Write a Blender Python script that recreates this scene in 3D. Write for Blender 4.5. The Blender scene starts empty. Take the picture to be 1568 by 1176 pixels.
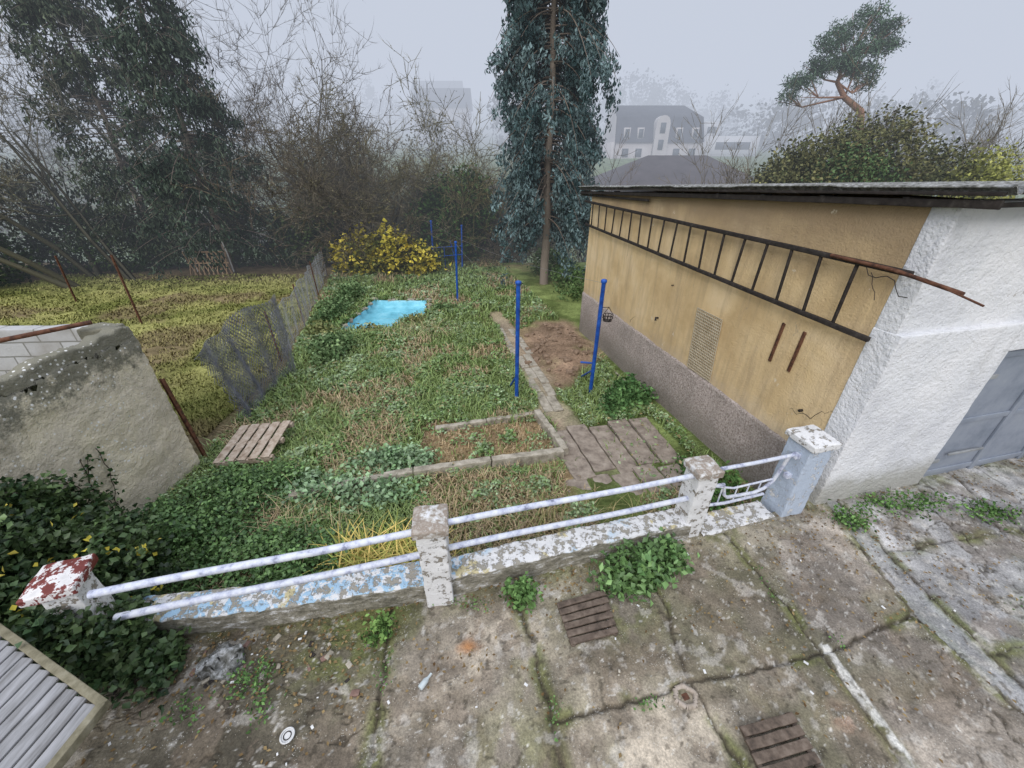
import bpy, math, numpy as np, bmesh
from mathutils import Vector
rng=np.random.default_rng(7)
sc=bpy.context.scene
# ------------------------------------------------------------------ noise
TAB=np.random.default_rng(3).random((64,64,64))
def vn3(x,y,z):
    x,y,z=np.broadcast_arrays(np.asarray(x,float),np.asarray(y,float),np.asarray(z,float))
    xi=np.floor(x).astype(int);yi=np.floor(y).astype(int);zi=np.floor(z).astype(int)
    fx=x-xi;fy=y-yi;fz=z-zi
    fx=fx*fx*(3-2*fx);fy=fy*fy*(3-2*fy);fz=fz*fz*(3-2*fz)
    def g(a,b,c):return TAB[(xi+a)&63,(yi+b)&63,(zi+c)&63]
    r=0
    for a in(0,1):
        for b in(0,1):
            for c in(0,1):
                r=r+g(a,b,c)*(fx if a else 1-fx)*(fy if b else 1-fy)*(fz if c else 1-fz)
    return r
def fbm(x,y,z=0.,o=4):
    r=0;a=.5;t=0
    for i in range(o):
        r=r+a*vn3(np.asarray(x)*2**i+i*7.3,np.asarray(y)*2**i+i*3.1,np.asarray(z)*2**i+i*1.7);t+=a;a*=.55
    return r/t
def ss(a,b,x):
    t=np.clip((x-a)/(b-a),0,1);return t*t*(3-2*t)
def lerp(a,b,t):
    t=np.asarray(t)[...,None];return np.asarray(a)*(1-t)+np.asarray(b)*t
# ------------------------------------------------------------------ mesh helpers
def build(name,parts,mats,smooth=False,parent=None,fixn=False):
    """parts: list of (V,F,matidx,color or None)"""
    Vs=[];fl=[];ls=[];mi=[];cols=[];off=0;tot=0
    for p in parts:
        V=np.asarray(p[0],float).reshape(-1,3);F=np.asarray(p[1],int);m=p[2] if len(p)>2 else 0
        c=p[3] if len(p)>3 else None
        if c is None:c=(.5,.5,.5)
        c=np.asarray(c,float)
        if c.ndim==1:c=np.repeat(c[None],len(V),0)
        cols.append(c);Vs.append(V);fl.append((F+off).ravel())
        ls.append(tot+np.arange(len(F))*F.shape[1]);tot+=F.size
        mi.append(np.full(len(F),m));off+=len(V)
    V=np.concatenate(Vs);fl=np.concatenate(fl);ls=np.concatenate(ls);mi=np.concatenate(mi);C=np.concatenate(cols)
    me=bpy.data.meshes.new(name)
    me.vertices.add(len(V));me.vertices.foreach_set('co',V.astype(np.float32).ravel())
    me.loops.add(len(fl));me.loops.foreach_set('vertex_index',fl.astype(np.int32))
    me.polygons.add(len(ls));me.polygons.foreach_set('loop_start',ls.astype(np.int32))
    for m in mats:me.materials.append(m)
    me.polygons.foreach_set('material_index',mi.astype(np.int32))
    if smooth:me.polygons.foreach_set('use_smooth',np.ones(len(ls),bool))
    a=me.attributes.new('Col','FLOAT_COLOR','POINT')
    a.data.foreach_set('color',np.concatenate([C,np.ones((len(C),1))],1).astype(np.float32).ravel())
    me.update(calc_edges=True);me.validate()
    if fixn:
        bm=bmesh.new();bm.from_mesh(me);bmesh.ops.recalc_face_normals(bm,faces=bm.faces[:]);bm.to_mesh(me);bm.free()
    ob=bpy.data.objects.new(name,me);sc.collection.objects.link(ob)
    if parent:ob.parent=parent
    return ob
def empty(name,loc=(0,0,0)):
    e=bpy.data.objects.new(name,None);sc.collection.objects.link(e);return e
def nrm(v):
    return v/np.maximum(np.linalg.norm(v,axis=-1,keepdims=True),1e-9)
def tubes(P0,P1,R0,R1,k=4):
    P0=np.asarray(P0,float).reshape(-1,3);P1=np.asarray(P1,float).reshape(-1,3);n=len(P0)
    R0=np.broadcast_to(R0,(n,));R1=np.broadcast_to(R1,(n,))
    d=nrm(P1-P0);ref=np.where(np.abs(d[:,2:3])>.9,np.array([[1.,0,0]]),np.array([[0,0,1.]]))
    a=nrm(np.cross(d,ref));b=np.cross(d,a)
    t=np.arange(k)*2*np.pi/k
    ring=a[:,None]*np.cos(t)[None,:,None]+b[:,None]*np.sin(t)[None,:,None]
    V=np.stack([P0[:,None]+ring*R0[:,None,None],P1[:,None]+ring*R1[:,None,None]],1).reshape(-1,3)
    i=np.arange(k);j=(i+1)%k
    F=np.stack([i,j,j+k,i+k],1)[None]+(np.arange(n)*2*k)[:,None,None]
    return V,F.reshape(-1,4)
def path(pts,r,k=8):
    pts=np.asarray(pts,float);n=len(pts)
    d=nrm(np.gradient(pts,axis=0))
    ref=np.array([0,0,1.]) if abs(d[0,2])<.9 else np.array([1.,0,0])
    V=[];r=np.broadcast_to(r,(n,))
    t=np.arange(k)*2*np.pi/k
    for i in range(n):
        a=nrm(np.cross(d[i],ref));b=np.cross(d[i],a)
        V.append(pts[i]+r[i]*(np.cos(t)[:,None]*a+np.sin(t)[:,None]*b))
    V=np.concatenate(V);i=np.arange(k);j=(i+1)%k
    F=np.concatenate([np.stack([i,j,j+k,i+k],1)+s*k for s in range(n-1)])
    V=np.concatenate([V,pts[:1],pts[-1:]]);c0=n*k;c1=n*k+1
    T=np.concatenate([np.stack([i,j,np.full(k,c0)],1),np.stack([i+(n-1)*k,j+(n-1)*k,np.full(k,c1)],1)])
    return V,F,T
def addpath(parts,pts,r,m=0,k=8,c=None):
    V,F,T=path(pts,r,k);parts.append((V,F,m,c));parts.append((V,T,m,c))
def gbox(size,res=.06,rnd=.008):
    """subdivided rounded box centred on the origin"""
    h=np.array(size)/2.;P=[];Fs=[];off=0
    for ax in range(3):
        u,v=(ax+1)%3,(ax+2)%3
        def lin(hh):
            n=max(1,int(round(2*hh/res)));g=np.linspace(-hh,hh,n+1)
            r=min(rnd,hh*.45);g=np.unique(np.round(np.concatenate([g,[-hh+r*.5,-hh+r,hh-r,hh-r*.5]]),5));return g
        gu,gv=lin(h[u]),lin(h[v])
        for sgn in(-1,1):
            U,Vv=np.meshgrid(gu,gv,indexing='ij');A=np.zeros(U.shape+(3,));A[...,u]=U;A[...,v]=Vv;A[...,ax]=sgn*h[ax]
            nu,nv=U.shape;idx=np.arange(nu*nv).reshape(nu,nv)+off
            q=np.stack([idx[:-1,:-1],idx[1:,:-1],idx[1:,1:],idx[:-1,1:]],-1).reshape(-1,4)
            if sgn<0:q=q[:,::-1]
            P.append(A.reshape(-1,3));Fs.append(q);off+=nu*nv
    P=np.concatenate(P);F=np.concatenate(Fs)
    r=np.minimum(rnd,h*.45);q=np.clip(P,-(h-r),h-r);d=P-q
    l=np.linalg.norm(d/r,axis=1,keepdims=True);l[l<1e-9]=1
    return q+d/l,F
def wob(V,amp,sc_=6.,seed=0.):
    x,y,z=(V*sc_+seed).T
    return V+amp*2*(np.stack([fbm(x,y,z,3),fbm(x+31,y,z,3),fbm(x,y+17,z,3)],1)-.5)
def rotz(V,a):
    c,s=math.cos(a),math.sin(a);R=np.array([[c,-s,0],[s,c,0],[0,0,1]]);return V@R.T
def box(c,size,a=0,res=.08,rnd=.006,amp=.0,tilt=None,ns=6.):
    V,F=gbox(size,res,rnd)
    V=rotz(V,a)+np.array(c)
    if amp:V=wob(V,amp,ns)
    return V,F
def beam(p0,p1,w,h,rnd=.004,res=.2,amp=0):
    """box running from p0 to p1, width w (horizontal) height h"""
    p0=np.array(p0,float);p1=np.array(p1,float);L=np.linalg.norm(p1-p0);d=(p1-p0)/L
    ref=np.array([0,0,1.]) if abs(d[2])<.9 else np.array([0,1.,0])
    s=nrm(np.cross(d,ref));u=np.cross(s,d)
    V,F=gbox((L,w,h),res,rnd)
    V=V[:,:1]*d+V[:,1:2]*s+V[:,2:3]*u+(p0+p1)/2
    if amp:V=wob(V,amp,8.)
    return V,F
def grid(us,vs,fn):
    U,V=np.meshgrid(us,vs,indexing='ij');P=fn(U,V);n,m=U.shape;idx=np.arange(n*m).reshape(n,m)
    return P.reshape(-1,3),np.stack([idx[:-1,:-1],idx[1:,:-1],idx[1:,1:],idx[:-1,1:]],-1).reshape(-1,4)
# ------------------------------------------------------------------ materials
def mk(name):
    m=bpy.data.materials.new(name);m.use_nodes=True;nt=m.node_tree
    return m,nt,nt.nodes['Principled BSDF']
def mkd(name):
    m=bpy.data.materials.new(name);m.use_nodes=True;nt=m.node_tree;nt.nodes.clear()
    o=nt.nodes.new('ShaderNodeOutputMaterial');d=nt.nodes.new('ShaderNodeBsdfDiffuse');nt.links.new(d.outputs[0],o.inputs['Surface'])
    return m,nt,d
def pos(nt,scale=(1,1,1)):
    g=nt.nodes.new('ShaderNodeNewGeometry')
    if scale==(1,1,1):return g.outputs['Position']
    v=nt.nodes.new('ShaderNodeVectorMath');v.operation='MULTIPLY';v.inputs[1].default_value=scale
    nt.links.new(g.outputs['Position'],v.inputs[0]);return v.outputs[0]
def noise(nt,scale,detail=4,rough=.6,vs=(1,1,1),dist=0):
    n=nt.nodes.new('ShaderNodeTexNoise');n.inputs['Scale'].default_value=scale;n.inputs['Detail'].default_value=detail
    n.inputs['Roughness'].default_value=rough;n.inputs['Distortion'].default_value=dist
    nt.links.new(pos(nt,vs),n.inputs['Vector']);return n.outputs['Fac']
def voro(nt,scale,feat='F1'):
    n=nt.nodes.new('ShaderNodeTexVoronoi');n.inputs['Scale'].default_value=scale;n.feature=feat
    nt.links.new(pos(nt),n.inputs['Vector']);return n.outputs['Distance']
def ramp(nt,fac,stops,interp='LINEAR'):
    r=nt.nodes.new('ShaderNodeValToRGB');r.color_ramp.interpolation=interp;el=r.color_ramp.elements
    while len(el)<len(stops):el.new(.5)
    for e,(p,c) in zip(el,stops):
        e.position=p;e.color=(c,c,c,1) if isinstance(c,(int,float)) else (*c,1)
    nt.links.new(fac,r.inputs[0]);return r.outputs[0]
def mixc(nt,fac,a,b,mode='MIX'):
    n=nt.nodes.new('ShaderNodeMix');n.data_type='RGBA';n.blend_type=mode
    for i,x in((0,fac),(6,a),(7,b)):
        if isinstance(x,(int,float)):n.inputs[i].default_value=x if i==0 else (x,x,x,1)
        elif isinstance(x,tuple):n.inputs[i].default_value=(*x,1)
        else:nt.links.new(x,n.inputs[i])
    return n.outputs[2]
def mth(nt,op,a,b=0.):
    n=nt.nodes.new('ShaderNodeMath');n.operation=op
    for i,x in enumerate((a,b)):
        if isinstance(x,(int,float)):n.inputs[i].default_value=x
        else:nt.links.new(x,n.inputs[i])
    return n.outputs[0]
def sep(nt,out,ax):
    n=nt.nodes.new('ShaderNodeSeparateXYZ');nt.links.new(out,n.inputs[0]);return n.outputs[ax]
def bump(nt,b,h,s=.5,d=.01):
    n=nt.nodes.new('ShaderNodeBump');n.inputs['Strength'].default_value=s;n.inputs['Distance'].default_value=d
    nt.links.new(h,n.inputs['Height']);nt.links.new(n.outputs[0],b.inputs['Normal'])
def setc(nt,b,c):nt.links.new(c,b.inputs['Base Color'])
def simple(name,stops,scale=8,rough=.8,bs=30,bstr=.4,bd=.01,metal=0,detail=4,vs=(1,1,1)):
    m,nt,b=mk(name);setc(nt,b,ramp(nt,noise(nt,scale,detail,.65,vs),stops))
    b.inputs['Roughness'].default_value=rough;b.inputs['Metallic'].default_value=metal
    b.inputs['Specular IOR Level'].default_value=.3
    if bstr:bump(nt,b,noise(nt,bs,3,.6,vs),bstr,bd)
    return m
def attrmat(name,rough=.85,var=.5,s1=3.,s2=40.,bstr=.5,bd=.01,speck=0,spec=.25):
    m,nt,b=mkd(name) if not speck else mk(name);a=nt.nodes.new('ShaderNodeAttribute');a.attribute_name='Col'
    c=a.outputs['Color']
    f=ramp(nt,noise(nt,s1,5,.65),[(.3,1-var),(.7,1+var*.6)])
    c=mixc(nt,1.,c,f,'MULTIPLY')
    fn=noise(nt,s2,3,.7)
    f2=ramp(nt,fn,[(.3,1-var*.8),(.7,1+var*.8)])
    c=mixc(nt,1.,c,f2,'MULTIPLY')
    if speck:
        msk=ramp(nt,noise(nt,5,2),[(.48,0.),(.64,speck)])
        s=ramp(nt,voro(nt,50),[(.14,1.),(.22,0.)])
        c=mixc(nt,mth(nt,'MULTIPLY',s,msk),c,(.6,.58,.53))
    nt.links.new(c,b.inputs[0]);b.inputs['Roughness'].default_value=rough
    if speck:b.inputs['Specular IOR Level'].default_value=spec
    bump(nt,b,noise(nt,s2*.8,3,.7),bstr,bd)
    return m
def leafmat(name):
    m,nt,b=mkd(name);a=nt.nodes.new('ShaderNodeAttribute');a.attribute_name='Col'
    nt.links.new(a.outputs['Color'],b.inputs[0]);return m
LEAF=leafmat('leaf');NEEDLE=leafmat('needles');BARK=leafmat('bark')
def leafgloss():
    m,nt,b=mk('garden_leaf');a=nt.nodes.new('ShaderNodeAttribute');a.attribute_name='Col'
    setc(nt,b,a.outputs['Color']);b.inputs['Roughness'].default_value=.45;b.inputs['Specular IOR Level'].default_value=.4;return m
GLEAF=leafgloss()
M_CONC=attrmat('terrace_concrete',.85,.42,4.5,55,.8,.012,speck=.8)
M_GROUND=attrmat('soil_and_turf',.95,.45,1.2,18,.8,.04)
M_BLUE=simple('blue_paint',[(.35,(.012,.055,.26)),(.6,(.02,.1,.45)),(.75,(.04,.15,.55))],9,.4,60,.15)
M_RUST=simple('rusty_steel',[(.35,(.05,.025,.018)),(.55,(.14,.06,.035)),(.75,(.2,.11,.07))],14,.8,60,.5,.004)
M_DARK=simple('dark_weathered_wood',[(.3,(.016,.013,.012)),(.6,(.04,.033,.03)),(.8,(.1,.09,.08))],12,.75,40,.4,vs=(1,1,1))
M_PIPE=simple('pipe_paint',[(.3,(.18,.19,.28)),(.42,(.46,.49,.62)),(.55,(.62,.65,.73)),(.7,(.7,.72,.76))],11,.45,70,.3,.003)
M_WOOD=simple('bleached_wood',[(.3,(.25,.18,.13)),(.5,(.46,.37,.29)),(.7,(.58,.5,.42))],10,.8,30,.4,.006)
M_GWOOD=simple('grey_wood',[(.3,(.15,.145,.145)),(.5,(.27,.27,.28)),(.7,(.38,.38,.4))],9,.8,45,.4,.006,vs=(2,.3,1))
M_BWOOD=simple('brown_wood',[(.3,(.055,.042,.033)),(.5,(.12,.09,.07)),(.7,(.19,.15,.12))],14,.8,45,.4,.006)
M_WIRE=simple('dark_wire',[(.3,(.09,.095,.11)),(.7,(.22,.23,.27))],4,.6,30,.1)
M_WIRE2=simple('galvanised_wire',[(.3,(.2,.21,.22)),(.7,(.36,.37,.38))],4,.55,30,.1)
def plaster_yellow():
    m,nt,b=mk('ochre_plaster')
    c=ramp(nt,noise(nt,1.1,6,.6,dist=.4),[(.3,(.56,.40,.21)),(.5,(.70,.525,.295)),(.72,(.8,.63,.4))])
    st=ramp(nt,noise(nt,2.2,5,.65,(3,3,.35)),[(.47,0.),(.72,.65)])
    c=mixc(nt,st,c,(.42,.31,.19))
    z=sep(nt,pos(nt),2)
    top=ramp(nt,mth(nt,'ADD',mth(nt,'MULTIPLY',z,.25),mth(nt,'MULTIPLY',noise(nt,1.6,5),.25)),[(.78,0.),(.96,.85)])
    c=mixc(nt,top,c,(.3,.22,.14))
    low=ramp(nt,mth(nt,'ADD',mth(nt,'MULTIPLY',z,.5),mth(nt,'MULTIPLY',noise(nt,2.5,5,.7),.5)),[(.48,.55),(.66,0.)])
    c=mixc(nt,low,c,(.5,.41,.31))
    sp=ramp(nt,noise(nt,4.5,6,.7),[(.66,0.),(.69,.7)])
    c=mixc(nt,sp,c,(.78,.7,.55))
    dk=ramp(nt,noise(nt,7,5,.75,(1,1,.6)),[(.64,0.),(.68,.5)])
    c=mixc(nt,dk,c,(.36,.29,.21))
    setc(nt,b,c);b.inputs['Roughness'].default_value=.9;b.inputs['Specular IOR Level'].default_value=.2
    h=mth(nt,'ADD',noise(nt,38,2,.65),mth(nt,'MULTIPLY',noise(nt,5,4),1.2));bump(nt,b,h,.6,.016)
    return m
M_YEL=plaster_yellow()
def white_stucco():
    m,nt,b=mk('white_stucco')
    c=ramp(nt,noise(nt,1.3,6,.65),[(.3,(.6,.61,.65)),(.5,(.74,.75,.78)),(.7,(.81,.81,.83))])
    z=sep(nt,pos(nt),2)
    d=ramp(nt,mth(nt,'ADD',z,mth(nt,'MULTIPLY',noise(nt,4,5),-.5)),[(0.,.7),(.3,0.)])
    c=mixc(nt,d,c,(.3,.29,.24))
    sp=ramp(nt,noise(nt,2.7,7,.7),[(.67,0.),(.69,1.)])
    c=mixc(nt,sp,c,(.45,.43,.41))
    sk=ramp(nt,noise(nt,3,5,.65,(2,2,.25)),[(.58,0.),(.75,.5)])
    c=mixc(nt,sk,c,(.5,.5,.5))
    setc(nt,b,c);b.inputs['Roughness'].default_value=.85
    bump(nt,b,mth(nt,'ADD',noise(nt,22,3,.6),noise(nt,6,3)),1.,.022);return m
M_WHITE=white_stucco()
def roughcast():
    m,nt,b=mk('roughcast_plinth')
    c=ramp(nt,noise(nt,30,3,.75),[(.35,(.26,.21,.18)),(.5,(.5,.42,.38)),(.65,(.68,.6,.56))])
    c=mixc(nt,ramp(nt,noise(nt,1.5,5),[(.42,0.),(.68,.5)]),c,(.25,.215,.185))
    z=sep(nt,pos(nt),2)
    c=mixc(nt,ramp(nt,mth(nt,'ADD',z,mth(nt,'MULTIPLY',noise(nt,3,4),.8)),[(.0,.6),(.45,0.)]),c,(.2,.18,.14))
    setc(nt,b,c);b.inputs['Roughness'].default_value=.95;bump(nt,b,noise(nt,45,2,.8),1.,.03);return m
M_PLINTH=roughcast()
def peel(name,topc=True,base=(.66,.66,.67),under=(.3,.28,.24),thr=.53,blue=True):
    m,nt,b=mk(name)
    g=nt.nodes.new('ShaderNodeNewGeometry');nz=sep(nt,g.outputs['Normal'],2)
    x=sep(nt,g.outputs['Position'],0)
    # older blue coat survives mostly on the western run
    fx=ramp(nt,mth(nt,'ADD',mth(nt,'MULTIPLY',x,-.06),noise(nt,1.2,3,.5)),[(.5,0.),(.58,1.)])
    p=mixc(nt,fx,base,(.33,.5,.66)) if blue else base
    if blue:
        y=ramp(nt,noise(nt,2.6,4,.5,dist=.5),[(.58,0.),(.60,1.)]);p=mixc(nt,y,p,(.5,.44,.26))
    wht=ramp(nt,noise(nt,8,5,.75),[(.5,0.),(.53,1.)])
    c=mixc(nt,wht,p,base)
    bare=ramp(nt,noise(nt,11,6,.75),[(thr,0.),(thr+.03,1.)])
    c=mixc(nt,bare,c,under)
    if topc:
        s=ramp(nt,noise(nt,7,5,.7,(1,1,2.5)),[(.3,(.1,.095,.07)),(.5,(.27,.25,.2)),(.58,(.36,.34,.3)),(.63,(.66,.66,.66))])
        k=ramp(nt,mth(nt,'ADD',nz,mth(nt,'MULTIPLY',noise(nt,14,3),.3)),[(.45,0.),(.6,1.)]);c=mixc(nt,k,s,c)
    setc(nt,b,c);b.inputs['Roughness'].default_value=.8
    bump(nt,b,mth(nt,'ADD',noise(nt,30,3,.7),mth(nt,'MULTIPLY',bare,-.6)),.8,.012);return m
M_WALLTOP=peel('peeling_wall_paint',thr=.515)
M_POST=peel('peeling_white_paint',False,(.72,.72,.73),(.27,.24,.2),.555,False)
M_PILLAR=peel('peeling_bluish_paint',False,(.45,.52,.63),(.66,.66,.67),.57,False)
M_CAP=simple('worn_cap',[(.36,(.66,.66,.68)),(.44,(.5,.48,.45)),(.54,(.27,.22,.18)),(.7,(.42,.38,.34))],12,.85,50,.5)
M_REDCAP=simple('flaking_red_paint',[(.42,(.15,.035,.03)),(.5,(.2,.05,.045)),(.52,(.74,.72,.72)),(.7,(.62,.6,.6))],13,.55,40,.5,.006,detail=7)
def oldconc():
    m,nt,b=mk('lichened_render')
    c=ramp(nt,noise(nt,.9,7,.65,dist=.3),[(.3,(.45,.4,.32)),(.48,(.62,.56,.45)),(.6,(.7,.63,.48)),(.75,(.76,.71,.62))])
    c=mixc(nt,ramp(nt,noise(nt,2.3,7,.75,(1,1,.4)),[(.5,0.),(.68,.65)]),c,(.27,.25,.2))
    z=sep(nt,pos(nt),2)
    k=ramp(nt,mth(nt,'ADD',mth(nt,'MULTIPLY',z,.4),mth(nt,'MULTIPLY',noise(nt,6,6,.75),.6)),[(.9,0.),(1.12,.85)])
    c=mixc(nt,k,c,(.13,.13,.1))
    li=ramp(nt,voro(nt,16),[(.18,1.),(.24,0.)]);li=mth(nt,'MULTIPLY',li,ramp(nt,noise(nt,2,4),[(.46,0.),(.56,1.)]))
    c=mixc(nt,li,c,(.76,.76,.74))
    setc(nt,b,c);b.inputs['Roughness'].default_value=.95;bump(nt,b,mth(nt,'ADD',noise(nt,18,3,.7),noise(nt,4,4)),1.,.03);return m
M_OLD=oldconc()
def blocks():
    m,nt,b=mk('whitewashed_blocks');br=nt.nodes.new('ShaderNodeTexBrick')
    g=nt.nodes.new('ShaderNodeNewGeometry');s=nt.nodes.new('ShaderNodeSeparateXYZ');nt.links.new(g.outputs['Position'],s.inputs[0])
    cb=nt.nodes.new('ShaderNodeCombineXYZ');nt.links.new(s.outputs[0],cb.inputs[0]);nt.links.new(s.outputs[2],cb.inputs[1]);nt.links.new(cb.outputs[0],br.inputs[0])
    br.inputs['Scale'].default_value=1.;br.inputs['Brick Width'].default_value=.5;br.inputs['Row Height'].default_value=.22;br.inputs['Mortar Size'].default_value=.012
    br.inputs['Color1'].default_value=(.5,.51,.53,1);br.inputs['Color2'].default_value=(.42,.42,.43,1);br.inputs['Mortar'].default_value=(.22,.22,.21,1)
    c=mixc(nt,ramp(nt,noise(nt,3,5),[(.45,0.),(.7,.6)]),br.outputs[0],(.25,.23,.2));setc(nt,b,c);b.inputs['Roughness'].default_value=.9
    bump(nt,b,noise(nt,30,3),.5);return m
M_BLOCK=blocks()
M_ROOF=simple('fibre_cement_roof',[(.3,(.07,.07,.065)),(.5,(.22,.22,.21)),(.7,(.48,.49,.5))],14,.95,40,.7,.02)
M_DOOR=simple('grey_blue_door_paint',[(.3,(.17,.2,.25)),(.5,(.25,.28,.34)),(.8,(.32,.35,.4))],2.5,.45,30,.12,detail=7)
M_POOL=simple('blue_pool_paint',[(.3,(.1,.36,.47)),(.5,(.18,.54,.68)),(.65,(.28,.66,.8))],2.2,.3,10,.2,detail=7)
M_STONE=simple('pale_concrete',[(.3,(.19,.17,.135)),(.5,(.36,.325,.265)),(.7,(.5,.46,.39))],7,.9,30,.6,.015)
# ------------------------------------------------------------------ vegetation helpers
def leaves(P,L,W,C,flat=0.,droop=0.,fold=.25,seed=0):
    r=np.random.default_rng(seed+len(P));n=len(P)
    up=nrm(r.normal(size=(n,3))*(1-flat)+np.array([0,0,1.])*flat*1.6)
    a=r.normal(size=(n,3));a[:,2]-=droop*2.5;a=nrm(a-up*(a*up).sum(1,keepdims=True)*(1 if droop<.5 else .3))
    b=nrm(np.cross(up,a));nn=np.cross(a,b)
    L=np.broadcast_to(L,(n,))[:,None]*(.7+.6*r.random((n,1)));W=np.broadcast_to(W,(n,))[:,None]*(.7+.6*r.random((n,1)))
    V=np.stack([P-a*L*.5,P+b*W*.5+nn*W*fold,P+a*L*.5,P-b*W*.5+nn*W*fold],1).reshape(-1,3)
    i=np.arange(n)*4
    F=np.concatenate([np.stack([i,i+1,i+2],1),np.stack([i,i+2,i+3],1)])
    return V,F,0,np.repeat(C,4,0)
def clumps(ells,ncl,per,sig,r,shell=.6):
    E=np.array(ells,float);vol=np.prod(E[:,3:6],1)**(2/3.);vol/=vol.sum()
    k=r.choice(len(E),ncl,p=vol);d=nrm(r.normal(size=(ncl,3)))
    rad=(shell+(1-shell)*r.random((ncl,1))**.6)*(.72+.55*fbm(d[:,0]*2.2+E[k,0]*3,d[:,1]*2.2+E[k,1],d[:,2]*2.2,3)[:,None])
    c=E[k,:3]+d*rad*E[k,3:6]
    P=np.repeat(c,per,0)+r.normal(size=(ncl*per,3))*sig
    return P,np.repeat(np.arange(ncl),per),c
def vary(c0,c1,idx,r,leafvar=.3,n=None):
    m=idx.max()+1;t=r.random(m);br=(.65+.7*r.random(m))
    c=lerp(c0,c1,t[idx])*br[idx][:,None]
    return c*(1-leafvar+2*leafvar*r.random((len(idx),1)))
def grow(S,p,d,L,r_,dep,r,nseg=4,wig=.3,up=.08,nch=2,ratio=.62,spread=.75,minr=.004,taper=.75):
    st=L/nseg;W=r.normal(0,wig*.5,(nseg,3))
    for i in range(nseg):
        d=d+W[i];d[2]+=up;d=d/math.sqrt(d[0]*d[0]+d[1]*d[1]+d[2]*d[2]);q=p+d*st
        ra=max(minr,r_*(1-taper*i/nseg));rb=max(minr*.8,r_*(1-taper*(i+1)/nseg))
        S.append((p,q,ra,rb));p=q
        if dep>0 and i>=1:
            for _ in range(nch):
                nd=d+r.normal(0,spread,3);nd/=math.sqrt(nd[0]*nd[0]+nd[1]*nd[1]+nd[2]*nd[2])
                grow(S,p,nd,L*ratio*(.6+.6*r.random()),rb*.6,dep-1,r,nseg if dep>1 else 3,wig,up,nch,ratio,spread,minr,taper)
def segmesh(S,k=4,c0=(.1,.08,.06),c1=(.2,.17,.13)):
    P0=np.array([s[0] for s in S]);P1=np.array([s[1] for s in S]);R0=np.array([s[2] for s in S]);R1=np.array([s[3] for s in S])
    V,F=tubes(P0,P1,R0,R1,k);t=np.clip(1-R0/.05,0,1);C=lerp(c0,c1,t)*(.75+.5*rng.random((len(S),1)))
    return V,F,1,np.repeat(C,2*k,0)
def twigs(Q,D,n,L,w,c,r):
    """thin curved spurs leaving the branch points Q along directions D"""
    k=r.integers(0,len(Q),n);d=nrm(D[k]+r.normal(0,.55,(n,3))+[0,0,.25]);l=L*(.5+r.random((n,1)));P=Q[k]
    s=nrm(np.cross(d,r.normal(size=(n,3))));m=P+d*l*.5+s*l*.06
    V=np.stack([P-s*w,P+s*w,m+s*w*.7,m-s*w*.7,P+d*l],1).reshape(-1,3);i=np.arange(n)*5
    C=np.repeat(np.array(c)*(.6+.8*r.random((n,1))),5,0)
    return [(V,np.stack([i,i+1,i+2,i+3],1),1,C),(V,np.stack([i+3,i+2,i+4],1),1,C)]
def bare(name,base,h,n_main=1,r0=.12,dep=3,spread=.7,seed=1,c0=(.07,.06,.045),c1=(.2,.17,.12),leafn=0,lc=(.15,.15,.03),lean=(0,0),up=.1,tw=.006,fan=.3,ls=.08,ratio=.52,nseg=4,nch=2,twn=0,twl=.4):
    r=np.random.default_rng(seed);S=[]
    for i in range(n_main):
        d=np.array([r.normal(0,fan)+lean[0],r.normal(0,fan)+lean[1],1.]);d/=np.linalg.norm(d)
        b=np.array(base,float)+np.array([r.normal(0,.15*(n_main>1)),r.normal(0,.15*(n_main>1)),-.1])
        grow(S,b,d,h*(.55+.3*r.random()),r0*(.6+.5*r.random()),dep,r,nseg,.3,up,nch,ratio,spread,tw)
    parts=[segmesh(S,3,c0,c1)]
    if leafn or twn:
        T=[s for s in S if s[2]<.03];Q=np.array([s[1] for s in T]);D=Q-np.array([s[0] for s in T])
    if twn:parts+=twigs(Q,nrm(D),twn,twl,tw*.75,c1,r)
    if leafn:
        P=Q[r.integers(0,len(Q),leafn)]+r.normal(0,.1,(leafn,3))
        parts.append(leaves(P,ls,ls*.6,np.array(lc)*(.5+1.*r.random((leafn,1))),0,.2,seed=seed))
    return build(name,parts,[LEAF,BARK])
def ZB(y):
    return np.interp(y,[-60,4,24,30,42,52,72,110,150,260,600],[-.5,-.5,-1.2,-3.,-5.5,-3.,4.3,8,13,34,70])
def dirtmask(x,y):
    return 1-ss(.55,1.25,np.hypot((x-1.35)/1.15,(y-10.7)/2.5)+1.1*(fbm(x*1.6,y*1.6,13.)-.5))
def ZG(x,y):
    x=np.asarray(x,float);y=np.asarray(y,float);z=ZB(y)
    z=z+.12*(fbm(x*.5,y*.5,3.,3)-.5)*ss(3.5,7,y)+ .04*(fbm(x*3,y*3,9.,3)-.5)
    z=z+dirtmask(x,y)*(.22*np.exp(-(((x-1.75)/.7)**2+((y-10.2)/1.3)**2))+.16*(fbm(x*5,y*5,1.,4)-.45))
    z=z+np.where(y>30,2.5*(fbm(x*.02,y*.02,5.)-.5)*ss(30,60,y),0)
    return z
def fenceX(y):return np.interp(y,[5,9,21,24],[-5.5,-5.95,-9.6,-10.6])
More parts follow.
